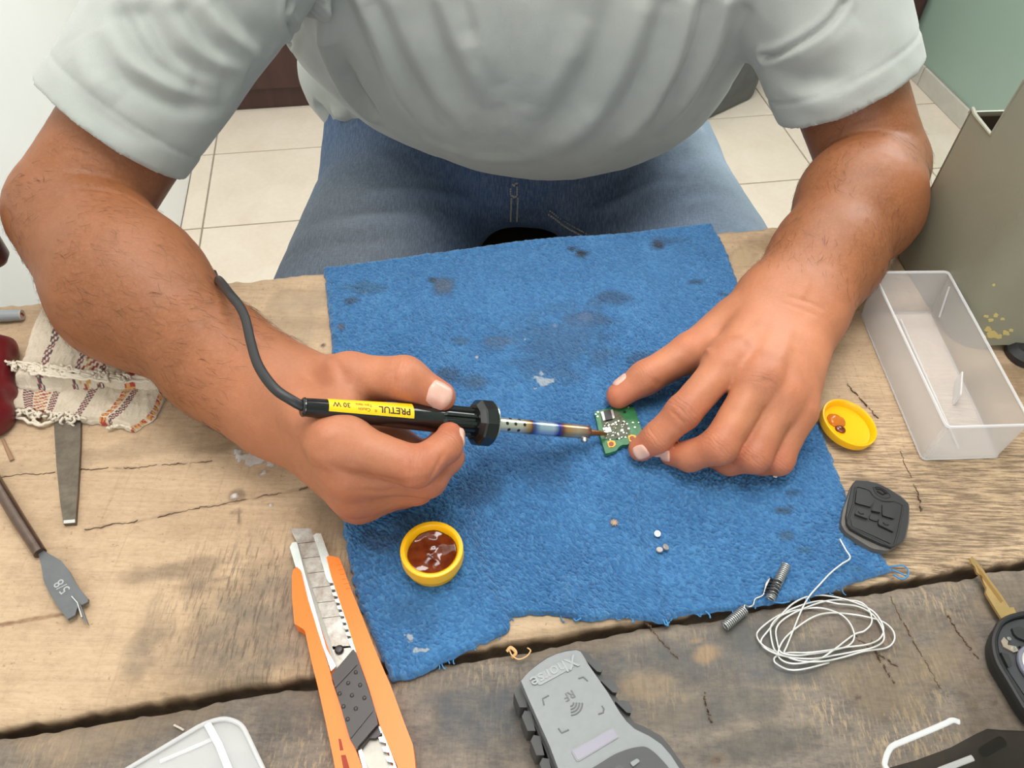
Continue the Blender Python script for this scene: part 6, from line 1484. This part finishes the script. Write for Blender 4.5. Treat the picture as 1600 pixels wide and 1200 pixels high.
# back, far side, inside with its shade put in as dark brown, rubber feet
far_c = b0 + nin * .20; dep = .20
nout = -np.cross(u1, nin)
m = MB(); m.box(b0 + nin * dep / 2 + AZ * (n0[1] - .002) / 2 + u1 * .0012, (dep, .0018, n0[1] - .002), nin, u1, AZ); m.build('far_sheet', M_en, hs, smooth=False)
M_in2 = simple('inside_shade_brown', srgb(62, 50, 36), .7)
m = MB(); m.box(b0 + nin * dep / 2 + AZ * (n0[1] - .005) / 2 + u1 * .0030, (dep - .004, .0014, n0[1] - .005), nin, u1, AZ); m.build('shade_liner', M_in2, hs, smooth=False)  # added liner, its dark brown stands in for shade behind the notch
m = MB(); m.box(b0 + nin * dep + u1 * L1 / 2 + AZ * htall / 2, (L1, .0018, htall), u1, nin, AZ); m.build('side_sheet', M_en, hs, smooth=False)
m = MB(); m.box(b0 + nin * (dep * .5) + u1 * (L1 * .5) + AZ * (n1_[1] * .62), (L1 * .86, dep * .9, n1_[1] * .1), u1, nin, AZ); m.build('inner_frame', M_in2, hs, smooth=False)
for (a_, b_) in ((.03, .03), (L1 - .02, .05), (L1 - .03, .15), (.03, .16)):
    MB().lathe([(0, .0002), (.012, .0002), (.013, .004), (.011, .012), (0, .012)], b0 + u1 * a_ + nin * b_ - AZ * .0006, AZ, 24).build('rubber_foot', M_rub, hs)
p = Q(1606, 548, .006); MB().lathe([(0, -.0055), (.016, -.0055), (.017, .001), (.012, .006), (0, .006)], p, AZ, 24).build('rubber_foot', M_rub, hs)

# ------------------------------------------------------------------ folded woven cloth under the arm
def cloth_patch(name, top, bot, lef, rig, z, parent, stripes, seed, nu=200, nv=150, droop=0.0):
    G = coons(top, bot, lef, rig, nu, nv, z); u = np.linspace(0, 1, nu)[:, None] * np.ones((1, nv)); v = np.linspace(0, 1, nv)[None] * np.ones((nu, 1))
    e = np.minimum(np.minimum(u, 1 - u) * .15, np.minimum(v, 1 - v) * .1)
    Z = TOP + z + .0022 * fbm2(G[..., 0] * 40, G[..., 1] * 40, seed, 3) + .0006 * noise2(G[..., 0] * 600, G[..., 1] * 260, seed + 4) - (.010 if z > .012 else .004) * np.exp(-(e / .0035) ** 2) * (1)
    G[..., :2] += (np.exp(-(e / .003))[..., None] * .0016 * np.stack([noise2(G[..., 0] * 200, G[..., 1] * 200, seed + 1), noise2(G[..., 0] * 200, G[..., 1] * 200, seed + 2)], -1))
    G[..., 2] = np.maximum(Z, TOP + .0016)
    col = np.ones((nu, nv, 3)) * np.array(srgb(206, 192, 172)[:3]); col *= (1 + .10 * fbm2(G[..., 0] * 60, G[..., 1] * 60, seed + 6, 3))[..., None]
    cell = np.floor(v * 42); 
    for (uc, wd, kind) in stripes:
        d = (u - uc) / wd; rr = noise2(cell * 3.7 + 11, np.floor(d * 3) * 5.1, seed + 9)
        if kind == 'navy': m_ = (np.abs(d) < 1) & (((cell + np.floor(d * 2)) % 3) < 1.5); k1, k2 = srgb(44, 46, 62), srgb(120, 56, 66)
        elif kind == 'red': m_ = (np.abs(d) < 1) & ((cell % 4) < 2.6); k1, k2 = srgb(168, 48, 48), srgb(206, 150, 80)
        else: m_ = (np.abs(d) < 1) & (((cell + np.floor(d * 3)) % 4) < 2); k1, k2 = srgb(196, 150, 84), srgb(150, 52, 50)
        k = np.where((rr > .1)[..., None], np.array(k1[:3]), np.array(k2[:3])); col = np.where(m_[..., None], k, col)
    idx = np.arange(nu * nv).reshape(nu, nv); V = G.reshape(-1, 3)
    F = np.stack([idx[:-1, :-1], idx[:-1, 1:], idx[1:, 1:], idx[1:, :-1]], -1).reshape(-1, 4)
    ring = np.concatenate([idx[:, 0], idx[-1, 1:], idx[-2::-1, -1], idx[0, -2:0:-1]]); m = len(ring); n0_ = len(V); low = V[ring].copy(); low[:, 2] = np.maximum(low[:, 2] - .008, TOP + .0006); a = np.arange(m); b = (a + 1) % m
    F = np.vstack([F, np.stack([ring[b], n0_ + b, n0_ + a, ring[a]], -1)]); V = np.vstack([V, low])
    o = mesh_obj(name, V, F, M_rag, parent); vcol(o, 'weave', np.vstack([col.reshape(-1, 3), col.reshape(-1, 3)[ring]])); return o, G
t = NT('cream_woven_cotton'); ff = t.noise(700, 3, .7); t.set(Base_Color=t.mix(t.ramp(ff, [(.4, (0,) * 3), (.7, (.3,) * 3)]), t.attr('weave'), srgb(170, 152, 130)), Roughness=.95); t.bump(ff, .7, .0008); M_rag = t.m
rag_ = empty('woven_cloth', Q(120, 600, 0), 'cream woven cloth with navy and red embroidery folded under the forearm', 'cloth')
cloth_patch('lower_fold', [(16, 585), (80, 588), (150, 592), (210, 594), (262, 598)], [(20, 640), (60, 642), (110, 652), (160, 656), (205, 668)], [(16, 585), (8, 612), (20, 640)], [(262, 598), (252, 620), (236, 646), (205, 668)], .0075, rag_, [(.16, .035, 'navy'), (.25, .05, 'gold'), (.33, .02, 'navy'), (.53, .025, 'navy'), (.74, .022, 'red'), (.80, .022, 'navy'), (.985, .015, 'red')], 71)
cloth_patch('upper_fold', [(66, 462), (130, 462), (200, 470), (270, 500)], [(14, 592), (80, 596), (160, 592), (250, 596)], [(66, 462), (52, 490), (34, 540), (14, 592)], [(270, 500), (285, 540), (275, 570), (250, 596)], .019, rag_, [(.22, .030, 'navy'), (.46, .022, 'navy'), (.54, .045, 'gold'), (.62, .022, 'navy'), (.80, .03, 'red')], 83)
fm = MB(); M_fr = simple('cream_thread', srgb(216, 204, 186), .9)
for k in range(7):
    y = rnd.uniform(-1, 1); P = [Q(24 + 4 * k, 566 + k * 3.0, .020), Q(90, 573 + k * 2.6 + y, .021), Q(150, 581 + k * 2.2, .020), Q(215, 584 + k * 2.0 + y, .017), Q(262 + 3 * k, 590 + k * 1.6, .013)]; fm.tube(spline(P, 40) + .0005 * np.random.RandomState(k).randn(40, 3), .0011, 6)
for k in range(70):
    x = rnd.uniform(16, 205); y = 565 + x * .12 + rnd.uniform(-4, 6); P = [Q(x, y, .019), Q(x + rnd.uniform(-9, 9), y + rnd.uniform(-6, 8), .022), Q(x + rnd.uniform(-10, 10), y + rnd.uniform(-4, 12), .016)]; fm.tube(spline(P, 7), .0010, 5)
for k in range(46):
    x = rnd.uniform(14, 130); y = 640 + x * .10 + rnd.uniform(-6, 4); P = [Q(x, y, .008), Q(x + rnd.uniform(-8, 8), y + rnd.uniform(-2, 8), .007), Q(x + rnd.uniform(-10, 10), y + rnd.uniform(0, 12), .003)]; fm.tube(spline(P, 7), .0010, 5)
for L in ([(10, 600), (8, 630), (16, 645), (36, 655), (62, 664), (90, 656), (120, 648), (150, 652)], [(196, 664), (206, 668), (186, 664), (168, 670)], [(0, 590), (14, 588), (20, 596)], [(56, 640), (52, 655), (62, 663)], [(120, 640), (112, 655), (106, 660)]):
    fm.tube(spline([Q(a, b, .004) for a, b in L], 40) + .0004 * np.random.RandomState(3).randn(40, 3), .0013, 6)
o = fm.build('fringe', M_fr, rag_, ang=None); o['kind'] = 'stuff'

# dark red cloth bag, grey marker, red clamp at the left edge
M_red = simple('dark_red_leatherette', srgb(98, 20, 26), .35, grain=.15, gscale=40)
n = SM(.012, [RC(Q(-30, 545, .014), Q(6, 545, .008), .016, .009), RC(Q(-26, 640, .012), Q(4, 620, .007), .014, .008), RC(Q(-16, 560, .012), Q(-16, 650, .010), .018, .014), RC(Q(-10, 660, .008), Q(2, 655, .0055), .008, .006)])
n = FN(n, lambda d, p: np.maximum(d + .0012 * noise3(p * 90, 6), TOP + .0006 - p[:, 2]), .003); v, f = surface(n, .0016)
o = mesh_obj('glove', v, f, M_red, None, origin=Q(-10, 600, 0)); tag(o, 'dark red glove cut off by the left edge beside the woven cloth', 'glove')
pc0, pc1 = Q(-60, 497, .0052), Q(34, 492, .0052); pen = empty('marker', (pc0 + pc1) / 2 * [1, 1, 0] + AZ * TOP, 'blue-grey marker pen end poking in at the left edge of the bench', 'marker')
pa = unit(pc1 - pc0); PLn = np.linalg.norm(pc1 - pc0); MB().lathe([(0, 0), (.0050, 0), (.0050, PLn * .82), (.0047, PLn * .83), (.0047, PLn - .001), (.0042, PLn), (0, PLn)], pc0, pa, 28).build('barrel', simple('blue_grey_barrel', srgb(146, 152, 156), .35), pen)
MB().lathe([(.0030, PLn), (.0043, PLn - .0002), (.0043, PLn + .0006), (0, PLn + .0006)], pc0, pa, 28).build('end_cap', simple('pale_end_cap', srgb(186, 176, 168), .5), pen)
u_ = unit(np.cross(pa, AZ)); MB().box(pc0 + pa * (PLn + .0008) + AZ * .0006, (.0016, .0006, .0042), u_, pa, unit(AZ + .3 * u_)).build('red_mark', simple('red_mark', srgb(150, 40, 34), .6), pen, smooth=False)
cz = Q(-34, 364, .075); clp = empty('screw_clamp', Q(-70, 470, 0), 'dark red screw clamp knob at the left edge behind the elbow', 'clamp')
M_clamp = simple('dark_red_enamel', srgb(74, 22, 18), .35)
base_p = TW(TXY(cz)[0] - .085, -.035, TOP + .001)
MB().lathe([(0, -.03), (.008, -.03), (.012, -.024), (.0125, .020), (.009, .027), (0, .028)], cz, AZ, 24).build('knob', M_clamp, clp)
MB().tube([base_p + AZ * .012, base_p + AZ * (cz[2] - base_p[2]), cz], .006, 12).build('arm', M_clamp, clp)
MB().box(base_p + AZ * .008, (.05, .04, .0155), bev=.003).build('jaw', M_clamp, clp)
